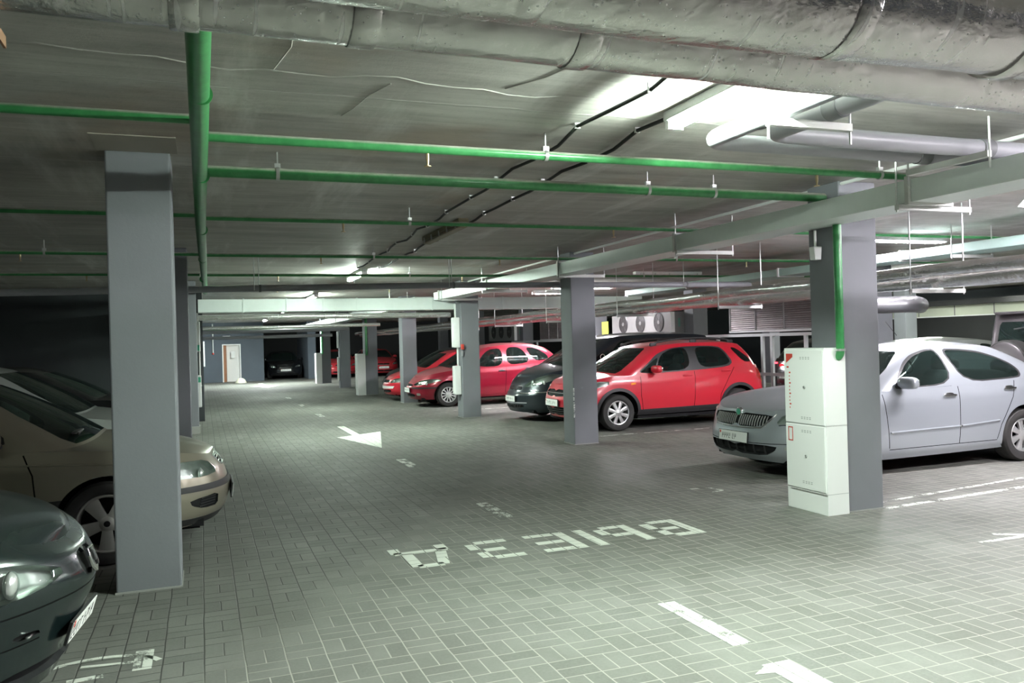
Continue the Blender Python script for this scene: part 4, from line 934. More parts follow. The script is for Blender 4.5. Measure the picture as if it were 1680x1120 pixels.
def build_car(car, name, label, loc, rz, paint, feats, wheel, extras=None, group=None, interior='cabin_grey', glass='glass_tint', seats=True, cat='car', res_scale=1.0, mirror=None, plates=(), handles=(), tubes=()):
    t = thing(name, label, cat, loc, group, rz)
    res = {}; charts = {'tub': (car.tub, (0, 3)), 'gh': (car.gh, (0, 3)), 'roof': (car.roof, (0, 3)), 'hood': (car.deck, (0, car.t_at(car.xC+car.glf+.12))), 'trunk': (car.deck, (car.t_at(car.xB-car.glr-.1), 3))}
    by = {k: [] for k in charts}
    for i, f in enumerate(feats):
        f = dict(f); ch = f['c']; fn = charts[ch][0]; view = f.get('view', 'side'); pts = f['p']
        if f.get('w'): pts = strip(densify(pts, .04, False), f['w'])
        else:
            if f.get('r'): pts = chaikin(pts, f['r'])
            pts = densify(pts, .05)
        if view == 'tv': f['tv'] = pts
        else:
            if view in ('front', 'rear'): pts = [(max(a, 0), b) for a, b in pts]
            f['tv'] = car.inv(fn, view, pts)
            if view == 'front': f['tv'] = [(0 if abs(a) < 1e-6 else tv[0], tv[1]) for (a, b), tv in zip(pts, f['tv'])]
            if view == 'rear': f['tv'] = [(3 if abs(a) < 1e-6 else tv[0], tv[1]) for (a, b), tv in zip(pts, f['tv'])]
        f['id'] = f.get('id', i if f['n'] not in ('gap', 'body') else 0)
        if f['n'] == 'gap': f['n'] = 'body'; f['mi'] = 1; f['id'] = 0
        by[ch].append(f)
    for ww in (car.fa, car.ra):
        zc = car.Rw; RA = car.Ra; p = [(ww+RA*math.cos(a), zc+RA*math.sin(a)) for a in np.linspace(-.55, PI+.55, 36)]; zb = float(car.fzb(ww))
        p = [(x, max(z, zb-.05)) for x, z in p]
        if car.flare: by['tub'].insert(0, None); 
        h = dict(n='hole', c='tub', tv=car.inv(car.tub, 'side', p)); 
        if car.flare:
            R2 = RA+car.flare; p2 = [(ww+R2*math.cos(a), zc+R2*math.sin(a)) for a in np.linspace(-.5, PI+.5, 36)]; p2 = [(x, max(z, zb-.05)) for x, z in p2]
            by['tub'][0] = h; by['tub'].insert(1, dict(n='wheel_arch_trim', c='tub', tv=car.inv(car.tub, 'side', p2), mat='black_plastic', off=.012, id=int(ww*100)))
        else: by['tub'].insert(0, h)
    k = res_scale
    cut_chart(car, car.tub, (0, 3), by['tub'], int(84*k), int(18*k), .75, res)
    cut_chart(car, car.gh, (0, 3), by['gh'], int(72*k), int(10*k), .6, res)
    cut_chart(car, car.roof, (0, 3), by['roof'], int(48*k), int(10*k), .6, res)
    cut_chart(car, car.deck, charts['hood'][1], by['hood'], int(36*k), int(14*k), .7, res)
    cut_chart(car, car.deck, charts['trunk'][1], by['trunk'], int(22*k), int(10*k), .7, res)
    body = None
    for (key, i), (acc, ft) in sorted(res.items(), key=lambda q: q[0][0] != 'body'):
        mat = ft.get('mat', paint); mats = [paint, 'gap_black'] if key in ('body', 'front_door', 'rear_door', 'bonnet') else mat
        if key == 'body' or ft.get('center'):
            o = Acc().join(acc).join(acc.mirrored()).build(key, mats, t, ft.get('label'))
            if key == 'body': body = o
            objs = [(o, acc)]
        else:
            objs = [(acc.build(key, mats, t, ft.get('label')), acc), (acc.mirrored().build(key, mats, t, ft.get('label')), acc.mirrored())]
        if ft.get('lamp'):     # reflector bowl behind the clear cover
            for o, a in objs:
                b = Acc(); d = ft['lamp']; va, na = np.array(a.v), np.array(a.n); b.tri(va-na*d, na, a.f); cnt = {}
                for f in a.f:
                    for q in range(len(f)): cnt.setdefault(tuple(sorted((f[q], f[(q+1) % len(f)]))), []).append((f[q], f[(q+1) % len(f)]))
                for l in cnt.values():      # side walls of the bowl
                    if len(l) == 1:
                        p0, p1 = l[0]; n_ = np.cross(va[p1]-va[p0], na[p0]); n_ = -n_/(np.linalg.norm(n_)+1e-9); b.tri([va[p0]-na[p0]*.002, va[p1]-na[p1]*.002, va[p1]-na[p1]*d, va[p0]-na[p0]*d], [n_]*4, [(0, 1, 2, 3)])
                c = (va-na*d).mean(0); b.build('reflector', ft.get('refl', 'lamp_reflector'), o)
                ext = np.array(a.v); lo_, hi_ = ext.min(0), ext.max(0); nn = np.mean(np.array(a.n), 0); nn /= np.linalg.norm(nn)
                for q in ft.get('bowls', (.35, .72)):
                    pc = c+np.array([0, (hi_[1]-lo_[1])*(q-.5)*(1 if c[1] > 0 else -1), 0]); j = int(np.argmin(np.sum((ext[:, 1:]-pc[1:])**2, 1))); pc = ext[j]-np.array(a.n[j])*d*.6; rr = min(hi_[2]-lo_[2], .16)*.36
                    MB().blob(pc, (rr*.5, rr, rr), 1, 16, 10).build('bulb_bowl', 'lamp_bowl', o, smooth=True)
    # underside, wheel housings
    u = MB(); iw = car.W/2-.30
    u.box((.25, -iw, .17), (car.L-.3, iw, .24)); x0, x1 = car.fa+car.Ra+.03, car.ra-car.Ra-.03
    for sgn in (-1, 1): u.box((x0, min(sgn*iw, sgn*(car.W/2-.09)), .19), (x1, max(sgn*iw, sgn*(car.W/2-.09)), .24))
    u.box((.22, -car.W/2+.26, .19), (car.fa-car.Ra-.02, car.W/2-.26, .24)); u.box((car.ra+car.Ra+.02, -car.W/2+.2, .24), (car.L-.22, car.W/2-.2, .30))
    u.build('underside', 'dull_black', t)
    for ww in (car.fa, car.ra):
        for sgn in (-1, 1):
            m = MB(); vs = []; n = 20
            for i in range(n+1):
                a = -.25+(PI+.5)*i/n
                for y in (car.W/2-.31, car.W/2-.035): vs.append((ww+(car.Ra+.015)*math.cos(a), sgn*y, car.Rw+(car.Ra+.015)*math.sin(a)))
            m.add(vs, [(2*i, 2*i+1, 2*i+3, 2*i+2) for i in range(n)]); m.add([(ww+(car.Ra+.015)*math.cos(-.25+(PI+.5)*i/n), sgn*(car.W/2-.31), car.Rw+(car.Ra+.015)*math.sin(-.25+(PI+.5)*i/n)) for i in range(n+1)], [tuple(range(n+1))])
            m.build('wheel_housing', 'dull_black', t)
    # wheels
    rim_r, spokes, style, rmat = wheel
    tb, rb_ = wheel_meshes(car.Rw, rim_r, spokes, style); proto = None
    for ww in (car.fa, car.ra):
        for sgn in (-1, 1):
            if proto is None:
                o = tb.build('wheel', 'rubber', t, smooth=True); r_ = rb_.build('rim', [rmat, 'dull_black'], o, smooth=True); proto = (o, r_)
            else:
                o = proto[0].copy(); COL.objects.link(o); o.parent = t; r_ = proto[1].copy(); COL.objects.link(r_); r_.parent = o
            o.location = (ww, sgn*(car.W/2-.035), car.Rw); o.rotation_euler = (0, random.uniform(0, 1), 0) if sgn < 0 else (0, random.uniform(0, 1), PI)
    # cabin
    if seats:
        sx = car.xC+1.18
        for sgn in (-1, 1):
            m = MB(); seat_bm(m, sx, sgn*.36, .5, .44); m.build('seat', interior, t, smooth='all')
        m = MB(); m.blob((sx+.95, 0, .44), (.27, .62, .10), .4); m.blob((sx+1.28, 0, .76), (.09, .62, .33), .45, rot=Matrix.Rotation(.3, 3, 'Y'))
        for y in (-.38, .38): m.blob((sx+1.40, y, 1.12), (.05, .13, .09), .55)
        m.build('rear_bench', interior, t, smooth='all')
        m = MB(); zc = float(car.fzs(car.xC+.4)); m.blob((car.xC+.48, 0, zc-.10), (.30, car.W/2-.13, .12), .4); m.build('dashboard', 'black_plastic', t, smooth='all')
        m = MB(); q = Matrix.Rotation(-.45, 3, 'Y'); vs = []
        ringp = [tuple(q @ Vector((0, .185*math.cos(a), .185*math.sin(a)))+Vector((car.xC+.80, .36, zc-.02))) for a in np.linspace(0, 2*PI, 25)]
        m.tube(ringp, .016, 8); m.tube([ringp[0], ringp[12]], .016, 6); m.build('steering_wheel', 'black_plastic', t, smooth=True)
        fl_ = MB(); fl_.box((car.xC+.3, -car.W/2+.12, .26), (car.L-.5, car.W/2-.12, .30)); fl_.build('cabin_floor', 'dull_black', t)
    # mirrors
    if mirror:
        mx, mz, mm = mirror[:3]; p, n = car.at(car.gh if mz > float(car.fzs(mx))+.01 else car.tub, 'side', mx, mz)
        for sgn in (-1, 1):
            m = MB(); c = (p[0]+.02, sgn*(p[1]+.125), p[2]+.03); m.blob(c, (.065, .115, .068), .62, rot=Matrix.Rotation(-.15*sgn, 3, 'Z')); o = m.build('wing_mirror', mm, t, smooth='all')
            s2 = MB(); s2.blob((p[0], sgn*(p[1]+.03), p[2]-.015), (.05, .06, .025), .7); s2.build('mirror_foot', 'black_plastic', o, smooth='all')
            g_ = MB(); g_.blob((c[0]+.052, c[1], c[2]), (.018, .095, .052), .6, rot=Matrix.Rotation(-.15*sgn, 3, 'Z')); g_.build('mirror_glass', 'chrome', o, smooth='all')
    for hx, hz, hm in handles:
        p, n = car.at(car.tub, 'side', hx, hz)
        for sgn in (-1, 1):
            m = MB(); m.blob((p[0], sgn*(p[1]-.004), p[2]), (.075, .008, .035), .7); m.blob((p[0], sgn*(p[1]+.014), p[2]+.004), (.10, .012, .013), .5); m.build('door_handle', hm, t, smooth='all')
    for tb_ in tubes:       # mouldings, bars, trims that follow the body surface
        fn = charts[tb_['c']][0]; pts = densify(tb_['p'], .05, False); tv = pts if tb_['view'] == 'tv' else car.inv(fn, tb_['view'], pts); T_ = np.array([q[0] for q in tv]); V_ = np.array([q[1] for q in tv])
        P_ = fn(T_, V_)+car.normal(fn, T_, V_)*tb_.get('off', .004)
        for sgn in ((1, -1) if tb_.get('both', True) else (1,)): MB().tube([(p[0], sgn*p[1], p[2]) for p in P_], tb_['r'], 8).build(tb_['n'], tb_['mat'], t, smooth=True)
    for pl_ in plates:
        rear_ = pl_.get('rear'); y_, z_ = pl_.get('y', 0), pl_['z']; p, n = car.at(car.tub, 'rear' if rear_ else 'front', max(abs(y_), .01), z_)
        tilt = math.atan2(n[2], math.hypot(n[0], n[1])); sx_ = 1 if rear_ else -1
        q = Matrix.Rotation(tilt*(-1 if rear_ else 1), 3, 'Y') @ (Matrix.Rotation(0 if rear_ else PI, 3, 'Z')); o = MB()
        pw, ph = pl_.get('w', .52), pl_.get('h', .112); m = MB().cbox((0, 0, 0), (.012, pw+.025, ph+.013)); po_ = m.build('number_plate', 'black_plastic', t); po_.matrix_local = Matrix.Translation((p[0]+sx_*.014, y_, p[2])) @ q.to_4x4()
        MB().cbox((.0075, 0, 0), (.004, pw, ph)).build('plate_face', 'plate_white', po_)
        k_ = MB(); xx = -.20
        for ch_ in (pl_.get('marks') or [.035, .035, .035, .035, 0, .04, .04, 0, .03]):
            if ch_:      # illegible strokes
                k_.box((.0095, xx, -.032), (.0102, xx+.006, .028)); q_ = random.choice((.018, -.004, -.032)); k_.box((.0095, xx, q_), (.0102, xx+ch_*.8, q_+.007))
                if random.random() < .6: k_.box((.0095, xx+ch_*.65, -.01), (.0102, xx+ch_*.85, .028))
            xx += (ch_ or .012)+.012
        k_.build('plate_marks', 'ink', po_); MB().box((.0095, -pw/2+.01, .02), (.0102, -pw/2+.035, .05)).build('plate_flag', 'red_paint', po_)
    if extras: extras(t, car, body)
    return t
# ================================================================== the cars
def ws_feats(a=.56, b=.04, c=.95, rear=(.55, .06, .93), glass='glass_tint', rglass=None):
    f = [dict(n='windscreen', c='gh', view='tv', p=[(0, b), (a-.06, b), (a, b+.1), (a+.03, .5), (a-.02, c-.05), (a-.07, c), (0, c)], mat=glass, center=True)]
    if rear: r0, r1, r2 = rear; f.append(dict(n='rear_window', c='gh', view='tv', p=[(3, r1), (3-r0+.08, r1), (3-r0, r1+.12), (3-r0, r2-.12), (3-r0+.1, r2), (3, r2)], mat=rglass or glass, center=True))
    return f
def win(n, p, glass='glass_tint', r=2): return dict(n=n, c='gh', p=p, r=r, mat=glass)
def gap(p, w=.010, c='tub', view='side'): return dict(n='gap', c=c, p=p, w=w, view=view)
def front(n, p, mat, off=0, r=1, center=False, **k): return dict(n=n, c='tub', view='front', p=p, mat=mat, off=off, r=r, center=center, **k)
def mouldings(car, z0, z1, x0, x1, r, mat, n='side_moulding'): return dict(n=n, c='tub', view='side', p=[(x0, z0), (x1, z1)], r=r, mat=mat)

# ---- silver saloon beside the nearest right pillar
oc = Car(L=4.57, W=1.77, fa=.93, ra=3.51, Rw=.315, Ra=.365, flare=0, lf=.72, nf=2.7,
    zs=[(0, .70), (.12, .745), (.4, .83), (.9, .905), (1.4, .93), (2.4, .955), (3.5, .985), (4.1, 1.0), (4.5, .97)], zb=[(0, .21), (.5, .18), (1.4, .175), (3.1, .19), (3.9, .24), (4.57, .30)],
    nose=[(0, .10), (.2, .01), (.45, .0), (.62, .02), (.8, .04), (1, .10)], crown=[(0, .0), (.2, .03), (1.2, .07), (4, .04)],
    xC=1.17, glf=.42, xB=4.22, glr=.40, xH=1.92, rlf=.30, xR=3.62, rlr=.40, wr=.575, zr=[(1.9, 1.365), (2.25, 1.40), (2.8, 1.415), (3.2, 1.395), (3.5, 1.33), (3.65, 1.28)])
of = [dict(n='side_window', c='gh', p=[(1.58, .965), (2.42, .985), (2.39, 1.365), (2.24, 1.36), (2.03, 1.31), (1.85, 1.22), (1.68, 1.08)], r=2, mat='glass_tint'),
      dict(n='rear_side_window', c='gh', p=[(2.63, .995), (2.48, 1.365), (2.77, 1.352), (3.03, 1.315), (3.25, 1.25), (3.42, 1.17), (3.50, 1.10), (3.52, 1.05), (3.48, 1.02)], r=2, mat='glass_tint'),
      dict(n='window_seal', c='gh', p=[(1.55, .95), (2.44, .97), (2.41, 1.382), (2.23, 1.378), (2.0, 1.325), (1.83, 1.235), (1.65, 1.08)], r=2, mat='black_plastic'),
      dict(n='window_seal', c='gh', p=[(2.61, .98), (2.455, 1.382), (2.77, 1.37), (3.05, 1.335), (3.27, 1.265), (3.45, 1.18), (3.54, 1.10), (3.55, 1.04), (3.50, 1.0)], r=2, mat='black_plastic'),
      gap([(1.36, .90), (1.39, .6), (1.42, .30)]), gap([(2.49, .945), (2.47, .6), (2.46, .29)]), gap([(3.40, .975), (3.33, .78), (3.12, .47), (3.06, .30)]), gap([(1.42, .285), (3.06, .29)], .008),
      gap([(1.62, .94), (2.40, .955)], .006),
      dict(n='front_door', c='tub', p=[(1.36, .915), (1.40, .29), (2.46, .285), (2.49, .945)], mat='paint_silver'), dict(n='rear_door', c='tub', p=[(2.49, .95), (2.46, .285), (3.06, .29), (3.12, .47), (3.33, .78), (3.40, .98)], mat='paint_silver'),
      front('grille', [(0, .575), (.40, .585), (.50, .66), (.53, .715), (0, .725)], 'dull_black', -.03, center=True),
      front('headlight', [(.57, .62), (.70, .63), (.86, .665), (.875, .77), (.78, .775), (.62, .725)], 'glass_clear', 0, lamp=.05),
      front('lower_grille', [(0, .265), (.46, .275), (.57, .33), (.60, .39), (0, .39)], 'dull_black', -.03, center=True), front('fog_lamp', [(.66, .335), (.80, .355), (.82, .395), (.66, .39)], 'lamp_reflector', -.01),
      front('gap', [(0, .405), (.3, .405), (.85, .415)], None, 0, w=.008), front('gap', [(.60, .61), (.86, .64)], None, 0, w=.008)] + ws_feats()
for f in of:
    if f['n'] == 'gap' and f.get('view') == 'front': f['r'] = 0
def oct_extra(t, car, body):
    for k in range(-12, 13):
        y = abs(k)*.038
        if k == 0: continue
        pts = []
        for z in (.59, .63, .67, .705):
            p, n = car.at(car.tub, 'front', y, z, -.006); pts.append((p[0], math.copysign(p[1], k), p[2]))
        MB().tube(pts, .007, 6).build('grille_bar', 'alloy', t, smooth=True)
    fr = []
    for y, z in ((.55, .725), (.50, .655), (.41, .575), (.2, .565), (.01, .563)):
        p, n = car.at(car.tub, 'front', y, z, .004); fr.append(tuple(p))
    ch = fr+[(p[0], -p[1], p[2]) for p in fr[::-1][1:]]; MB().tube(ch, .012, 8).build('grille_surround', 'chrome', t, smooth=True)
    p, n = car.at(car.tub, 'front', .012, .722, .012); m = MB(); m.lathe([(.001, -.018), (.04, -.014), (.048, -.006), (.048, .02)], 'x', 28, (p[0], 0, p[2])); m.build('badge', 'chrome', t, smooth=True)
    m = MB(); m.lathe([(.001, -.021), (.034, -.018), (.036, -.012)], 'x', 24, (p[0], 0, p[2])); m.build('badge_centre', 'green_mark', t, smooth=True)
    for k in (-3, -2, -1, 0, 1, 2, 3):
        pts = []
        for z in (.28, .33, .38):
            q, n = car.at(car.tub, 'front', abs(k)*.15, z, -.022); pts.append((q[0], math.copysign(q[1], k or 1), q[2]))
        MB().tube(pts, .010, 6).build('intake_bar', 'black_plastic', t, smooth=True)
    for sgn in (-1, 1):
        m = MB()      # chrome sill line dots of the moulding ends
        for x, z in ((1.45, .47), (2.47, .49)):
            q, n = car.at(car.tub, 'side', x, z, .006); m.blob((q[0], sgn*q[1], q[2]), (.014, .008, .014), .8, 10, 6)
        m.build('moulding_clip', 'chrome', t, smooth='all')
silver = build_car(oc, 'silver_saloon', 'silver saloon parked nose out behind the white cabinet pillar', (5.69, 7.99, 0), 0, 'paint_silver', of, (.205, 7, (.020, .045), 'alloy'), oct_extra, interior='cabin_light', mirror=(1.62, .99, 'paint_silver'),
    plates=[dict(z=.455, marks=[.03, .03, .03, .03, 0, .03, .03])], handles=[(2.33, .845, 'chrome'), (3.29, .885, 'chrome')],
    tubes=[dict(n='side_moulding', c='tub', view='side', p=[(1.43, .475), (2.44, .49)], r=.011, mat='paint_silver'), dict(n='side_moulding', c='tub', view='side', p=[(2.49, .49), (3.08, .52)], r=.011, mat='paint_silver')])

# ---- bright red hatchback with black wheel arches
sx = Car(L=4.14, W=1.755, fa=.88, ra=3.38, Rw=.318, Ra=.375, flare=.055, lf=.72, nf=2.6, lr=.5,
    zs=[(0, .72), (.12, .80), (.4, .89), (.9, .955), (1.3, .955), (1.6, .955), (2.4, .995), (3.4, 1.05), (3.85, 1.06), (4.1, .98)], zb=[(0, .24), (.5, .24), (1.3, .26), (2.9, .27), (4.1, .34)],
    nose=[(0, .10), (.2, .02), (.45, .0), (.7, .04), (1, .14)], tail=[(0, .10), (.3, .0), (.6, .03), (1, .12)], crown=[(0, .0), (.2, .03), (.9, .06), (4, .03)],
    xC=.80, glf=.46, xB=3.99, glr=.30, xH=1.58, rlf=.34, xR=3.66, rlr=.22, wr=.605, zr=[(1.55, 1.42), (1.9, 1.465), (2.5, 1.495), (3.2, 1.485), (3.5, 1.455), (3.7, 1.41)])
sf = [win('side_window', [(1.66, 1.0), (2.36, 1.02), (2.38, 1.415), (2.06, 1.395), (1.80, 1.29)]), win('quarter_light', [(1.32, .985), (1.62, 1.0), (1.76, 1.26), (1.64, 1.2), (1.48, 1.1)], 'glass_dark'),
      win('rear_side_window', [(2.53, 1.415), (2.93, 1.41), (3.10, 1.375), (3.28, 1.085), (2.57, 1.03)]), win('rear_quarter_window', [(3.30, 1.39), (3.44, 1.38), (3.74, 1.12), (3.53, 1.11)]),
      dict(n='window_trim', c='gh', p=[(1.26, .968), (2.6, 1.005), (3.33, 1.055), (3.13, 1.395), (2.93, 1.43), (2.4, 1.435), (2.04, 1.41), (1.73, 1.31), (1.5, 1.14)], r=2, mat='black_plastic'),
      gap([(1.33, .93), (1.32, .6), (1.36, .34)]), gap([(2.44, .985), (2.42, .6), (2.40, .34)]), gap([(3.30, 1.03), (3.16, .85), (2.97, .55), (2.95, .36)]),
      dict(n='front_door', c='tub', p=[(1.33, .955), (1.33, .6), (1.37, .37), (2.40, .37), (2.44, .985)], mat='paint_red'), dict(n='rear_door', c='tub', p=[(2.44, .985), (2.40, .37), (2.95, .38), (2.97, .55), (3.16, .85), (3.30, 1.04)], mat='paint_red'),
      dict(n='sill_cladding', c='tub', p=[(1.27, .25), (3.0, .27), (3.0, .375), (1.27, .355)], mat='black_plastic', off=.01), dict(n='bumper_cladding', c='tub', p=[(3.8, .33), (4.09, .36), (4.09, .52), (3.79, .50)], mat='black_plastic', off=.008),
      dict(n='rear_lamp', c='tub', p=[(3.80, .80), (3.99, .76), (3.97, 1.0), (3.78, 1.01)], r=1, mat='lens_red', off=.004),
      dict(n='rear_lamp_band', c='tub', p=[(3.99, .72), (4.06, .72), (4.05, .93), (3.985, .93)], mat='lens_orange', off=.006),
      dict(n='side_repeater', c='tub', p=[(1.13, .79), (1.22, .80), (1.22, .83), (1.13, .825)], mat='lens_orange', off=.006), dict(n='fuel_flap', c='tub', p=[(3.42, .86), (3.57, .87), (3.57, .99), (3.42, .98)], mat='paint_red', off=.001),
      front('grille', [(0, .60), (.40, .62), (.46, .72), (0, .735)], 'dull_black', -.025, center=True), front('headlight', [(.50, .66), (.78, .72), (.86, .80), (.84, .88), (.66, .835), (.54, .77)], 'glass_clear', 0, lamp=.05),
      front('lower_grille', [(0, .27), (.56, .30), (.60, .43), (0, .43)], 'dull_black', -.03, center=True)] + ws_feats(.58)
def sx_extra(t, car, body):
    for z in (.30, .34, .38, .42):
        pts = [tuple(car.at(car.tub, 'front', y, z, -.015)[0]) for y in (.55, .4, .2, .02)]; MB().tube(pts+[(p[0], -p[1], p[2]) for p in pts[::-1]], .008, 6).build('intake_bar', 'black_plastic', t, smooth=True)
    pts = [tuple(car.at(car.tub, 'front', y, .67, -.01)[0]) for y in (.42, .2, .02)]; MB().tube(pts+[(p[0], -p[1], p[2]) for p in pts[::-1]], .012, 6).build('grille_bar', 'chrome', t, smooth=True)
    for sgn in (-1, 1):
        m = MB(); pts = []
        for i in range(13):
            x = 1.72+i*1.72/12; e = math.sin(PI*i/12)**.5; p = car.roofring(np.array([1+(x-1.92)/1.52]))[0]; pts.append((x, sgn*.555, float(car.fzr(x))+.035+.05*e))
        m.tube(pts, .018, 10); o = m.build('roof_rail', 'black_plastic', t, smooth=True)
        for x in (1.76, 2.6, 3.4): MB().blob((x, sgn*.555, float(car.fzr(x))+.03), (.07, .02, .035), .6).build('rail_foot', 'black_plastic', o, smooth='all')
    MB().tube([(2.0, -.3, 1.55), (2.1, -.3, 1.56)], .01, 6).build('aerial_base', 'black_plastic', t)
red = build_car(sx, 'red_hatchback', 'bright red hatchback with black wheel arches and roof rails', (5.86, 13.63, 0), 0, 'paint_red', sf, (.215, 8, (.026, .034), 'alloy'), sx_extra, mirror=(1.58, 1.02, 'paint_red'),
    plates=[dict(z=.50)], handles=[(2.28, .91, 'paint_red'), (3.10, .965, 'paint_red')])

# ---- charcoal people carrier
c8 = Car(L=4.73, W=1.85, fa=1.0, ra=3.82, Rw=.325, Ra=.375, flare=0, lf=.85, nf=2.4,
    zs=[(0, .70), (.1, .80), (.3, .90), (.7, 1.00), (1.2, 1.06), (2, 1.09), (3.5, 1.12), (4.5, 1.10), (4.73, 1.0)], zb=[(0, .20), (.5, .19), (1.4, .2), (3.3, .22), (4.7, .3)],
    nose=[(0, .06), (.2, .0), (.42, .0), (.6, .06), (.8, .12), (1, .24)], crown=[(0, .0), (.25, .06), (.9, .12), (4, .05)],
    xC=.78, glf=.55, xB=4.62, glr=.3, xH=1.75, rlf=.36, xR=4.35, rlr=.2, wr=.66, zr=[(1.7, 1.60), (2.2, 1.655), (3, 1.68), (3.9, 1.66), (4.4, 1.60)])
cf = [win('side_window', [(1.72, 1.10), (2.42, 1.12), (2.42, 1.58), (2.15, 1.56), (1.95, 1.40)]), win('quarter_light', [(1.33, 1.08), (1.64, 1.095), (1.88, 1.40), (1.62, 1.3)]), win('rear_side_window', [(2.54, 1.125), (3.5, 1.15), (3.5, 1.60), (2.54, 1.60)]), win('rear_quarter_window', [(3.62, 1.16), (4.3, 1.17), (4.15, 1.56), (3.62, 1.59)]),
      dict(n='window_trim', c='gh', p=[(1.27, 1.065), (3.5, 1.13), (4.38, 1.15), (4.2, 1.585), (3.5, 1.615), (2.42, 1.605), (2.12, 1.58), (1.6, 1.32)], r=2, mat='black_plastic'),
      gap([(1.45, 1.05), (1.42, .7), (1.44, .30)]), gap([(2.48, 1.09), (2.46, .3)]),
      front('headlight', [(.36, .69), (.58, .70), (.84, .80), (.90, .93), (.78, .945), (.55, .86)], 'glass_clear', 0, lamp=.06), front('grille', [(0, .62), (.34, .635), (.36, .70), (0, .72)], 'dull_black', -.02, center=True),
      front('lower_grille', [(0, .27), (.46, .29), (.50, .345), (0, .345)], 'dull_black', -.03, center=True), front('bumper_trim', [(0, .365), (.55, .375), (.55, .395), (0, .39)], 'grey_plastic', .008, center=True, r=0)] + ws_feats(.56)
def c8_extra(t, car, body):
    for z in (.645, .675, .70):
        pts = [tuple(car.at(car.tub, 'front', y, z, .0)[0]) for y in (.35, .2, .02)]; MB().tube(pts+[(p[0], -p[1], p[2]) for p in pts[::-1]], .008, 6).build('grille_bar', 'chrome', t, smooth=True)
    for k in range(-4, 5):
        q, n = car.at(car.tub, 'front', abs(k)*.09+.005, .31, -.02); MB().blob((q[0], math.copysign(q[1], k or 1), q[2]), (.02, .012, .035), .5, 8, 6).build('intake_bar', 'black_plastic', t, smooth='all')
    m = MB()
    for sgn in (-1, 1): m.tube([(1.35, sgn*.1-.25, 1.14), (1.2, sgn*.1+.25, 1.12)], .01, 6)
    m.build('wiper', 'black_plastic', t)
    q, n = car.at(car.gh, 'side', 1.68, 1.25, .006)
    for sgn in (-1, 1):
        m = MB(); ring_ = [(q[0]+.05*math.cos(a), sgn*q[1], q[2]+.05*math.sin(a)) for a in np.linspace(0, 2*PI, 17)]
        m.tube(ring_, .007, 6); m.build('window_sticker', 'paper', t)
mpv = build_car(c8, 'charcoal_people_carrier', 'dark charcoal people carrier left of the bright red hatchback', (5.87, 15.78, 0), 0, 'paint_charcoal', cf, (.21, 7, (.02, .04), 'alloy_dull'), c8_extra, mirror=(1.75, 1.12, 'black_plastic'),
    plates=[dict(z=.455)], handles=[(2.36, .96, 'paint_charcoal')], tubes=[dict(n='bumper_strip', c='tub', view='front', p=[(.30, .565), (.6, .575), (.9, .60)], r=.013, mat='chrome')], res_scale=.9)

# ---- cherry red compact MPV
pi = Car(L=4.276, W=1.751, fa=.86, ra=3.62, Rw=.31, Ra=.36, flare=.0, lf=.82, nf=2.3,
    zs=[(0, .60), (.1, .68), (.3, .78), (.7, .88), (1.2, .935), (1.8, .94), (2.5, .965), (3.3, 1.03), (4.0, 1.08), (4.25, .98)], zb=[(0, .21), (.5, .20), (1.3, .21), (3.2, .23), (4.2, .3)],
    nose=[(0, .08), (.25, .0), (.5, .0), (.7, .06), (1, .20)], crown=[(0, .0), (.25, .05), (.9, .10), (4, .05)],
    xC=.86, glf=.52, xB=4.12, glr=.3, xH=1.66, rlf=.36, xR=3.75, rlr=.25, wr=.60, zr=[(1.6, 1.42), (2.05, 1.49), (2.6, 1.53), (3.1, 1.525), (3.5, 1.46), (3.8, 1.34)])
pf = [win('side_window', [(1.62, .98), (2.35, .985), (2.36, 1.45), (2.02, 1.42), (1.80, 1.27)]), win('quarter_light', [(1.28, .965), (1.55, .975), (1.73, 1.25), (1.5, 1.12)]), win('rear_side_window', [(2.47, .995), (2.48, 1.46), (2.9, 1.47), (3.14, 1.06)]), win('rear_quarter_window', [(3.24, 1.08), (3.02, 1.46), (3.35, 1.42), (3.62, 1.24), (3.66, 1.12)]),
      gap([(1.36, .92), (1.33, .6), (1.36, .30)]), gap([(2.43, .95), (2.40, .6), (2.38, .30)]), gap([(3.24, 1.01), (3.16, .7), (3.1, .5), (3.08, .3)]),
      dict(n='front_door', c='tub', p=[(1.36, .93), (1.33, .6), (1.36, .30), (2.38, .30), (2.43, .95)], mat='paint_cherry'), dict(n='rear_door', c='tub', p=[(2.43, .955), (2.38, .30), (3.08, .30), (3.16, .7), (3.24, 1.01)], mat='paint_cherry'),
      front('headlight', [(.30, .565), (.50, .555), (.74, .60), (.86, .68), (.80, .72), (.58, .70), (.40, .64)], 'glass_clear', 0, lamp=.05), front('grille', [(0, .53), (.26, .54), (.30, .58), (0, .60)], 'dull_black', -.02, center=True),
      front('lower_grille', [(0, .255), (.40, .265), (.42, .35), (0, .35)], 'dull_black', -.02, center=True), front('fog_lamp', [(.48, .30), (.58, .30), (.60, .36), (.49, .37)], 'lamp_reflector', .0),
      front('bumper_strip', [(.30, .475), (.6, .475), (.87, .48), (.87, .515), (.6, .51), (.30, .51)], 'black_plastic', .012, r=0), dict(n='side_strip', c='tub', p=[(1.30, .47), (3.2, .53), (3.2, .59), (1.30, .53)], mat='black_plastic', off=.012)] + ws_feats(.56)
def pi_extra(t, car, body):
    for z in (.548, .575):
        pts = [tuple(car.at(car.tub, 'front', y, z, .0)[0]) for y in (.25, .12, .02)]; MB().tube(pts+[(p[0], -p[1], p[2]) for p in pts[::-1]], .007, 6).build('grille_bar', 'chrome', t, smooth=True)
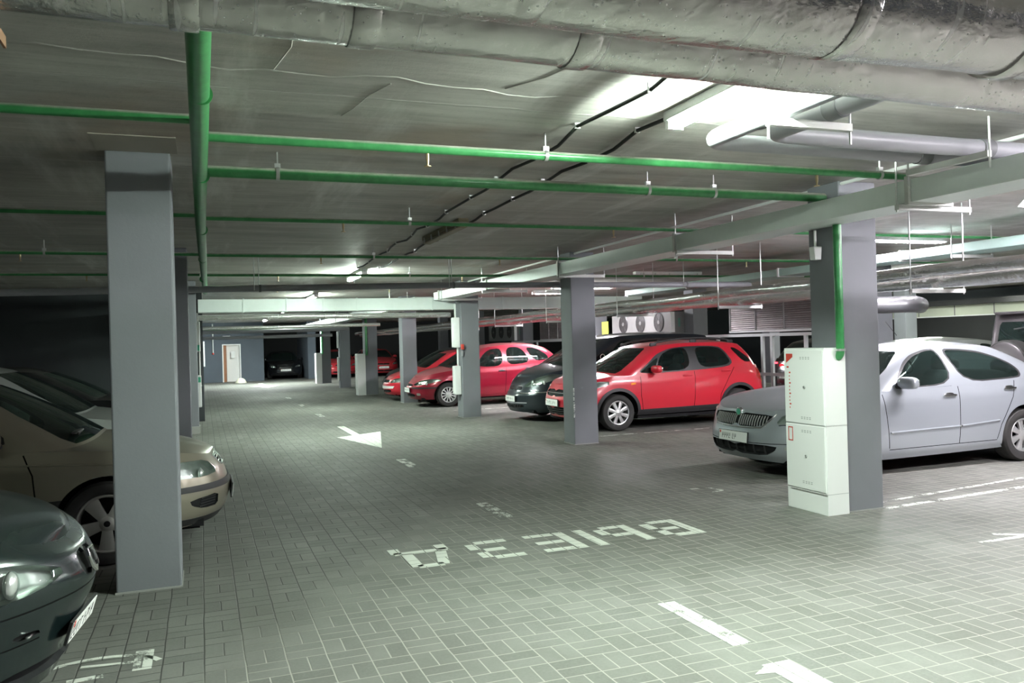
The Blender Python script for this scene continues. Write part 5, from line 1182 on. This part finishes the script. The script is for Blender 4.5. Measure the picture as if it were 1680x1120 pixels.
cherry = build_car(pi, 'cherry_red_car', 'cherry red tall family car behind the pillar with white boxes', (4.97, 21.02, 0), 0, 'paint_cherry', pf, (.205, 12, (.012, .020), 'alloy'), pi_extra, mirror=(1.52, .99, 'black_plastic'),
    plates=[dict(z=.435)], handles=[(2.30, .86, 'black_plastic'), (3.05, .90, 'black_plastic')], res_scale=.9)

# ---- generic smaller cars
def generic(L, W, H, belt=.93, hood=.72, saloon=False, cow=1.05, lf=.75):
    rr = L-(1.15 if saloon else .50); bb = L-(.55 if saloon else .16); h = H-.06
    return Car(L=L, W=W, fa=L*.205, ra=L*.205+L*.605, Rw=.30, Ra=.35, flare=0, lf=lf,
        zs=[(0, hood-.08), (.12, hood), (.4, hood+.09), (1.0, belt-.02), (1.6, belt), (L*.8, belt+.06), (L-.3, belt+.07), (L, belt-.05)], zb=[(0, .2), (.6, .18), (L*.7, .2), (L, .3)],
        nose=[(0, .07), (.25, .0), (.5, .0), (.75, .06), (1, .16)], xC=cow, glf=.45, xB=bb, glr=.32, xH=cow+.78, rlf=.3, xR=rr, rlr=.25, wr=W/2-.29,
        zr=[(cow+.7, h-.07), (cow+1.1, h-.02), (cow+1.6, h), (rr-.5, h-.02), (rr, h-.10)])
def generic_feats(car, H, paint, glass='glass_tint', doors=True, lampz=.62, lw=(.45, .80), grille=True):
    b = car.fzs; c0 = car.xC; h = float(car.fzr(c0+1.6)); L = car.L; a0 = c0+.55
    zf = lambda x: float(b(x))+.035
    f = [win('side_window', [(a0, zf(a0)), (c0+1.34, zf(c0+1.34)), (c0+1.34, h-.06), (c0+1.05, h-.08), (c0+.78, h-.24)], glass), win('rear_side_window', [(c0+1.46, zf(c0+1.46)), (c0+1.46, h-.06), (car.xR-.62, h-.07), (car.xR-.32, h-.16), (car.xR-.12, zf(car.xR)+.01)], glass),
         gap([(c0+.32, zf(c0+.3)-.06), (c0+.28, .6), (c0+.32, .28)]), gap([(c0+1.4, zf(c0+1.4)-.05), (c0+1.38, .28)]),
         front('headlight', [(lw[0], lampz-.06), (lw[1]-.1, lampz-.05), (lw[1], lampz+.02), (lw[1]-.02, lampz+.09), (lw[0]+.12, lampz+.06)], 'glass_clear', 0, lamp=.05),
         front('lower_grille', [(0, .25), (.45, .26), (.5, .34), (0, .34)], 'dull_black', -.02, center=True)] + ws_feats(glass=glass)
    if grille: f.append(front('grille', [(0, lampz-.06), (.30, lampz-.05), (.34, lampz+.02), (0, lampz+.03)], 'dull_black', -.02, center=True))
    f += [dict(n='rear_lamp', c='tub', view='rear', p=[(car.W/2-.22, .72), (car.W/2-.05, .74), (car.W/2-.06, .92), (car.W/2-.2, .90)], r=1, mat='lens_red', off=.004)]
    if doors: f += [dict(n='front_door', c='tub', p=[(c0+.32, zf(c0+.3)-.05), (c0+.29, .28), (c0+1.38, .28), (c0+1.4, zf(c0+1.4)-.05)], mat=paint)]
    return f
g1 = generic(3.83, 1.65, 1.44, .90, .66, cow=.98)
f1 = generic_feats(g1, 1.44, 'paint_cherry', lampz=.585, lw=(.36, .78)); f1 += [front('bumper_trim', [(.0, .36), (.55, .37), (.6, .44), (.0, .44)], 'plate_white', .01, center=True, r=0)]
build_car(g1, 'small_red_car', 'small red car showing its nose between two pillars, with white trim', (4.92, 23.75, 0), 0, 'paint_red', f1, (.19, 8, (.02, .03), 'alloy_dull'), None, mirror=(1.52, .96, 'paint_red'), res_scale=.7)
g2 = generic(4.2, 1.72, 1.50, .95, .70)
build_car(g2, 'dark_hatchback', 'dark car parked behind the small red car', (5.35, 25.75, 0), 0, 'paint_charcoal', generic_feats(g2, 1.5, 'paint_charcoal'), (.19, 8, (.02, .03), 'alloy_dull'), None, mirror=(1.58, 1.0, 'black_plastic'), res_scale=.65)
g3 = generic(4.3, 1.76, 1.47, .93, .70)
def plain_extra(mat):
    def f(t, car, body):
        pts = [tuple(car.at(car.tub, 'front', y, .60, .004)[0]) for y in (.32, .15, .02)]; MB().tube(pts+[(p[0], -p[1], p[2]) for p in pts[::-1]], .010, 6).build('grille_bar', 'chrome', t, smooth=True)
    return f
build_car(g3, 'black_car', 'dark car facing the camera inside the black niche at the far end', (4.07, 44.3, 0), PI/2, 'paint_black', generic_feats(g3, 1.47, 'paint_black', 'glass_dark', lampz=.66), (.2, 8, (.02, .03), 'alloy_dull'), plain_extra(0), mirror=(1.6, .99, 'paint_black'), plates=[dict(z=.47)], seats=False, res_scale=.6)
far1 = build_car(g3, 'far_red_car', 'far red car facing the camera, seen right of the nearer far cabinet', (8.85, 42.6, 0), PI/2, 'paint_red_old', generic_feats(g3, 1.47, 'paint_red_old', 'glass_dark', lampz=.66), (.2, 8, (.02, .03), 'alloy_dull'), plain_extra(0), mirror=(1.6, .99, 'paint_red_old'), plates=[dict(z=.47)], seats=False, res_scale=.6)
dup(far1, (6.75, 42.9, 0), 'far red car facing the camera, half hidden by the dark pillar between the cabinets')

# ---- champagne saloon at the left
om = Car(L=4.79, W=1.79, fa=.90, ra=3.63, Rw=.318, Ra=.36, flare=0, lf=.78, nf=2.4,
    zs=[(0, .66), (.1, .715), (.35, .785), (.9, .86), (1.3, .885), (1.8, .90), (3.6, .95), (4.4, .96), (4.75, .90)], zb=[(0, .22), (.5, .20), (1.3, .19), (3.3, .2), (4.7, .28)],
    nose=[(0, .09), (.2, .02), (.42, .0), (.6, .02), (.8, .06), (1, .13)], crown=[(0, .0), (.2, .035), (.9, .075), (4, .04)],
    xC=.98, glf=.50, xB=4.1, glr=.3, xH=1.82, rlf=.32, xR=3.45, rlr=.3, wr=.585, zr=[(1.75, 1.35), (2.15, 1.40), (2.7, 1.415), (3.2, 1.39), (3.5, 1.34)])
of2 = [win('side_window', [(1.52, .935), (2.44, .95), (2.42, 1.36), (2.15, 1.34), (1.82, 1.18)]), win('rear_side_window', [(2.55, .955), (2.53, 1.36), (3.0, 1.345), (3.25, 1.26), (3.45, .985)]),
      dict(n='window_seal', c='gh', p=[(1.47, .915), (2.47, .93), (2.45, 1.38), (2.12, 1.36), (1.78, 1.19)], r=2, mat='black_plastic'),
      gap([(1.44, .87), (1.38, .72), (1.36, .5), (1.38, .28)]), gap([(2.50, .92), (2.48, .28)]), gap([(1.38, .28), (2.48, .28)], .008),
      dict(n='front_door', c='tub', p=[(1.44, .885), (1.38, .72), (1.36, .5), (1.38, .29), (2.48, .29), (2.50, .92)], mat='paint_champagne'),
      front('headlight', [(.42, .60), (.62, .585), (.88, .60), (.885, .69), (.78, .725), (.50, .71)], 'glass_clear', 0, lamp=.05), front('grille', [(0, .635), (.26, .635), (.30, .71), (0, .72)], 'dull_black', -.03, center=True),
      front('indicator_strip', [(.45, .545), (.86, .55), (.86, .575), (.45, .575)], 'paint_champagne', .006, r=0),
      front('bumper_strip', [(0, .47), (.5, .475), (.90, .485), (.90, .53), (.5, .525), (0, .52)], 'black_plastic', .012, center=True, r=0),
      front('fog_lamp', [(.50, .335), (.66, .335), (.74, .37), (.76, .42), (.52, .44)], 'dull_black', -.02), front('lower_lip', [(0, .21), (.6, .21), (.88, .22), (.88, .275), (.6, .265), (0, .26)], 'black_plastic', .004, center=True, r=0)] + ws_feats(.57)
def om_extra(t, car, body):
    for z in (.655, .68, .70):
        pts = [tuple(car.at(car.tub, 'front', y, z, -.008)[0]) for y in (.27, .14, .02)]; MB().tube(pts+[(p[0], -p[1], p[2]) for p in pts[::-1]], .008, 6).build('grille_bar', 'chrome', t, smooth=True)
    pts = [tuple(car.at(car.tub, 'front', y, z, .006)[0]) for y, z in ((.0, .725), (.2, .722), (.32, .71), (.29, .64), (.2, .628), (.0, .626))]; MB().tube(pts, .010, 6).build('grille_surround', 'chrome', t, smooth=True); MB().tube([(p[0], -p[1], p[2]) for p in pts], .010, 6).build('grille_surround', 'chrome', t, smooth=True)
    m = MB()
    for sgn in (-.35, .25): m.tube([(1.22, sgn-.1, 1.0), (1.10, sgn+.4, .99)], .011, 6); m.blob((1.13, sgn+.2, .995), (.03, .22, .012), .6)
    m.build('wiper', 'black_plastic', t, smooth='all')
    for sgn in (-1, 1):
        for k in range(4):
            pts = [tuple(car.at(car.tub, 'front', y, .35+k*.022, -.014)[0]) for y in (.53, .68)]; MB().tube([(p[0], sgn*p[1], p[2]) for p in pts], .004, 6).build('vent_bar', 'black_plastic', t, smooth=True)
champ = build_car(om, 'champagne_saloon', 'champagne coloured saloon behind the large left pillar', (.20, 7.76, 0), PI, 'paint_champagne', of2, (.225, 5, (.034, .062), 'alloy_dull'), om_extra, mirror=(1.62, .96, 'paint_champagne'), plates=[dict(z=.40)],
    handles=[(2.38, .82, 'paint_champagne')], tubes=[dict(n='side_crease', c='tub', view='side', p=[(.42, .735), (.9, .765), (1.5, .80), (3.6, .86)], r=.007, mat='paint_champagne')])

# ---- dark green car in the left foreground
pg = Car(L=4.0, W=1.70, fa=.80, ra=3.3, Rw=.30, Ra=.35, flare=0, lf=.95, nf=2.1,
    zs=[(0, .70), (.06, .745), (.2, .82), (.5, .885), (1.0, .94), (1.6, .96), (3.4, 1.0), (3.9, .95)], zb=[(0, .18), (.6, .17), (2.8, .2), (4, .3)],
    nose=[(0, .17), (.2, .10), (.42, .055), (.6, .012), (.72, .0), (.82, .02), (.92, .05), (1, .11)], crown=[(0, .0), (.15, .06), (.5, .10), (1.1, .11), (4, .05)],
    xC=1.02, glf=.45, xB=3.8, glr=.3, xH=1.75, rlf=.3, xR=3.4, rlr=.25, wr=.57, zr=[(1.7, 1.34), (2.1, 1.39), (2.6, 1.40), (3.1, 1.38), (3.5, 1.30)])
pgf = [win('side_window', [(1.5, 1.0), (2.4, 1.01), (2.4, 1.34), (2.1, 1.32), (1.8, 1.2)]), gap([(1.35, .93), (1.33, .3)]),
      front('headlight', [(.22, .68), (.42, .635), (.62, .615), (.80, .63), (.835, .69), (.80, .77), (.62, .785), (.42, .755)], 'glass_clear', 0, lamp=.05, bowls=(.3, .68)),
      front('badge_opening', [(0, .60), (.09, .605), (.12, .66), (.10, .715), (0, .725)], 'dull_black', -.015, center=True),
      front('gap', [(0, .565), (.3, .568), (.6, .56), (.84, .55)], None, 0, r=0, w=.008), front('gap', [(.34, .43), (.6, .425), (.84, .42)], None, 0, r=0, w=.007), front('gap', [(.58, .58), (.60, .56)], None, 0, r=0, w=.008),
      front('lower_grille', [(0, .235), (.40, .245), (.5, .31), (0, .31)], 'dull_black', -.03, center=True), front('bumper_slot', [(.34, .445), (.46, .45), (.46, .475), (.36, .47)], 'dull_black', -.012)] + ws_feats(.56)
def pg_extra(t, car, body):
    p, n = car.at(car.tub, 'front', .005, .66, .012)
    sh = [(-.045, .055), (.045, .055), (.05, .02), (.035, -.035), (0, -.065), (-.035, -.035), (-.05, .02)]
    m = MB(); m.prism([(a, b) for a, b in sh], -.008, .008, axis='x'); o = m.build('badge', 'chrome', t, bevel=.004); o.location = (p[0]-.006, 0, p[2]); o.rotation_euler = (0, .28, 0)
    l = MB()      # embossed shield relief
    l.blob((-.012, .0, .015), (.006, .014, .03), .8, 10, 8); l.blob((-.012, .012, .04), (.006, .012, .012), .9, 10, 8); l.blob((-.012, -.015, -.01), (.006, .008, .028), .8, 10, 8); l.build('badge_relief', 'dark_metal', o, smooth='all')
    for sgn in (-1, 1):
        q, n = car.at(car.tub, 'front', .40, .46, .004); MB().blob((q[0], sgn*q[1], q[2]), (.012, .035, .006), .6, 12, 8).build('slot_trim', 'chrome', t, smooth='all')
green = build_car(pg, 'dark_green_car', 'dark green car nose cut off by the left edge of the view', (-.495, 4.24, 0), PI-math.radians(6), 'paint_dark_green', pgf, (.2, 8, (.02, .03), 'alloy_dull'), pg_extra, mirror=(1.5, 1.0, 'paint_dark_green'), plates=[dict(z=.395, w=.43, h=.088)])
pz = Car(L=4.2, W=1.75, fa=.80, ra=3.49, Rw=.31, Ra=.365, flare=0, lf=.8, nf=2.4,
    zs=[(0, .66), (.1, .73), (.4, .84), (.9, .93), (1.3, .975), (1.8, 1.0), (3.4, 1.06), (4.1, 1.0)], zb=[(0, .2), (.6, .18), (3, .2), (4.2, .3)], nose=[(0, .08), (.25, 0), (.5, 0), (.75, .06), (1, .18)],
    xC=.88, glf=.50, xB=4.0, glr=.3, xH=1.72, rlf=.34, xR=3.65, rlr=.25, wr=.59, zr=[(1.65, 1.41), (2.05, 1.46), (2.6, 1.475), (3.2, 1.45), (3.6, 1.39)])
pzf = [win('side_window', [(1.42, 1.02), (2.34, 1.045), (2.34, 1.42), (2.05, 1.40), (1.72, 1.26)], 'glass_dark'), win('rear_side_window', [(2.46, 1.05), (2.46, 1.42), (3.0, 1.41), (3.3, 1.3), (3.4, 1.10)], 'glass_dark'), gap([(1.30, .96), (1.24, .75), (1.25, .5), (1.28, .3)]), gap([(2.4, 1.0), (2.38, .3)]),
      dict(n='front_door', c='tub', p=[(1.30, .965), (1.24, .75), (1.25, .5), (1.28, .3), (2.38, .3), (2.4, 1.0)], mat='paint_grey_silver'), dict(n='side_repeater', c='tub', p=[(1.15, .77), (1.21, .775), (1.21, .80), (1.15, .80)], mat='lens_orange', off=.005),
      front('headlight', [(.40, .63), (.6, .62), (.84, .68), (.86, .78), (.74, .79), (.5, .70)], 'glass_clear', 0, lamp=.05), front('lower_grille', [(0, .25), (.45, .26), (.5, .36), (0, .36)], 'dull_black', -.02, center=True), front('grille', [(0, .58), (.25, .58), (.28, .65), (0, .66)], 'dull_black', -.02, center=True)] + ws_feats(.57)
build_car(pz, 'silver_hatchback', 'silver hatchback in the gloom beyond the champagne saloon', (-.26, 10.45, 0), PI, 'paint_grey_silver', pzf, (.2, 7, (.02, .04), 'alloy_dull'), None, mirror=(1.52, 1.06, 'paint_grey_silver'), plates=[dict(z=.42)], res_scale=.9)
g4 = generic(4.45, 1.76, 1.46, .97, .72, True, cow=1.02)
build_car(g4, 'black_saloon', 'black car farthest back in the left bays, against the dark wall', (-.25, 13.5, 0), PI, 'paint_black', generic_feats(g4, 1.46, 'paint_black', 'glass_dark'), (.2, 7, (.02, .04), 'alloy_dull'), None, mirror=(1.62, 1.02, 'chrome'), plates=[dict(z=.42)], res_scale=.7)

# ---- rear bays
su = Car(L=4.3, W=1.80, fa=.85, ra=3.45, Rw=.36, Ra=.42, flare=.05, lf=.6, nf=3.4, lr=.22, nr=4.0,
    zs=[(0, .85), (.15, .95), (.6, 1.04), (1.2, 1.08), (2, 1.10), (3.5, 1.13), (4.25, 1.13)], zb=[(0, .35), (1, .33), (3, .33), (4.3, .4)], nose=[(0, .06), (.3, 0), (.6, .01), (1, .08)], tail=[(0, .05), (.3, 0), (.7, 0), (1, .03)],
    xC=1.25, glf=.3, xB=4.26, glr=.12, gnr=5, xH=1.75, rlf=.25, xR=4.16, rlr=.12, rnr=5, wr=.72, roofcrown=.03, bulge=.015, zr=[(1.7, 1.76), (2.2, 1.80), (3, 1.82), (4.0, 1.81), (4.2, 1.79)])
suf = [win('side_window', [(1.75, 1.14), (2.45, 1.14), (2.45, 1.70), (2.0, 1.68)], 'glass_dark'), win('rear_side_window', [(2.6, 1.15), (3.95, 1.16), (3.95, 1.70), (2.6, 1.72)], 'glass_dark'),
       front('headlight', [(.5, .78), (.78, .80), (.78, .92), (.5, .9)], 'glass_clear', 0, lamp=.05), front('grille', [(0, .72), (.4, .72), (.42, .9), (0, .9)], 'dull_black', -.02, center=True),
       dict(n='rear_lamp', c='tub', view='rear', p=[(.70, .62), (.84, .62), (.84, .95), (.70, .95)], mat='lens_red', off=.006)] + [ws_feats(.6)[0], dict(n='rear_window', c='gh', view='rear', p=[(0, 1.20), (.58, 1.20), (.62, 1.27), (.585, 1.64), (.55, 1.69), (0, 1.69)], mat='glass_dark', center=True)]
def su_extra(t, car, body):
    y = -.28
    o = MB(); o.lathe([(.001, .22), (.30, .215), (.345, .19), (.36, .15), (.36, .0), (.33, -.02), (.001, -.02)], 'x', 48, (car.L+.0, y, 1.07)); w = o.build('spare_wheel', 'rubber', t, smooth=True)
    MB().lathe([(.001, .232), (.28, .226), (.325, .205), (.34, .17)], 'x', 48, (car.L, y, 1.07)).build('wheel_cover', 'paint_suv', w, smooth=True)
    m = MB(); m.tube([(car.L-.02, .15, 1.70), (car.L-.03, .05, 1.62), (car.L+.03, -.25, 1.58)], .012, 6); m.build('rear_wiper', 'black_plastic', t)
    MB().box((car.L-.24, -.6, 1.80), (car.L-.02, .6, 1.84)).build('roof_spoiler', 'paint_suv', t, bevel=.015)
build_car(su, 'off_road_car', 'tall grey off-road car seen from behind, spare wheel on its tailgate', (15.28, 8.35, 0), PI, 'paint_suv', suf, (.22, 6, (.03, .05), 'alloy_dull'), su_extra, mirror=(1.75, 1.16, 'black_plastic'), plates=[dict(z=.7, rear=True, y=.5)], res_scale=.8)
def aerial(t, car, body): MB().tube([(car.xR-.35, 0, 1.53), (car.xR-.12, 0, 1.76)], [.006, .003], 6).build('aerial', 'black_plastic', t)
g5 = generic(4.3, 1.74, 1.49, .95, .72)
build_car(g5, 'grey_hatchback', 'grey car whose roof and aerial show above the silver saloon', (14.2, 10.55, 0), PI, 'paint_grey_silver', generic_feats(g5, 1.49, 'paint_grey_silver'), (.2, 7, (.02, .04), 'alloy_dull'), aerial, mirror=(1.6, 1.0, 'paint_grey_silver'), plates=[dict(z=.75, rear=True)], res_scale=.7)
def tails(t, car, body):
    for y in (-.45, .0, .45): MB().cbox((car.L-.02, y, .98), (.05, .16, .035)).build('brake_light', 'tail_glow', t)
g6 = generic(4.2, 1.76, 1.55, 1.0, .75)
build_car(g6, 'dark_estate', 'dark car with red lights glowing behind the metal fence', (16.0, 14.6, 0), PI, 'paint_black', generic_feats(g6, 1.55, 'paint_black', 'glass_dark'), (.2, 7, (.02, .04), 'alloy_dull'), tails, mirror=(1.6, 1.05, 'paint_black'), plates=[dict(z=.7, rear=True)], seats=False, res_scale=.6)
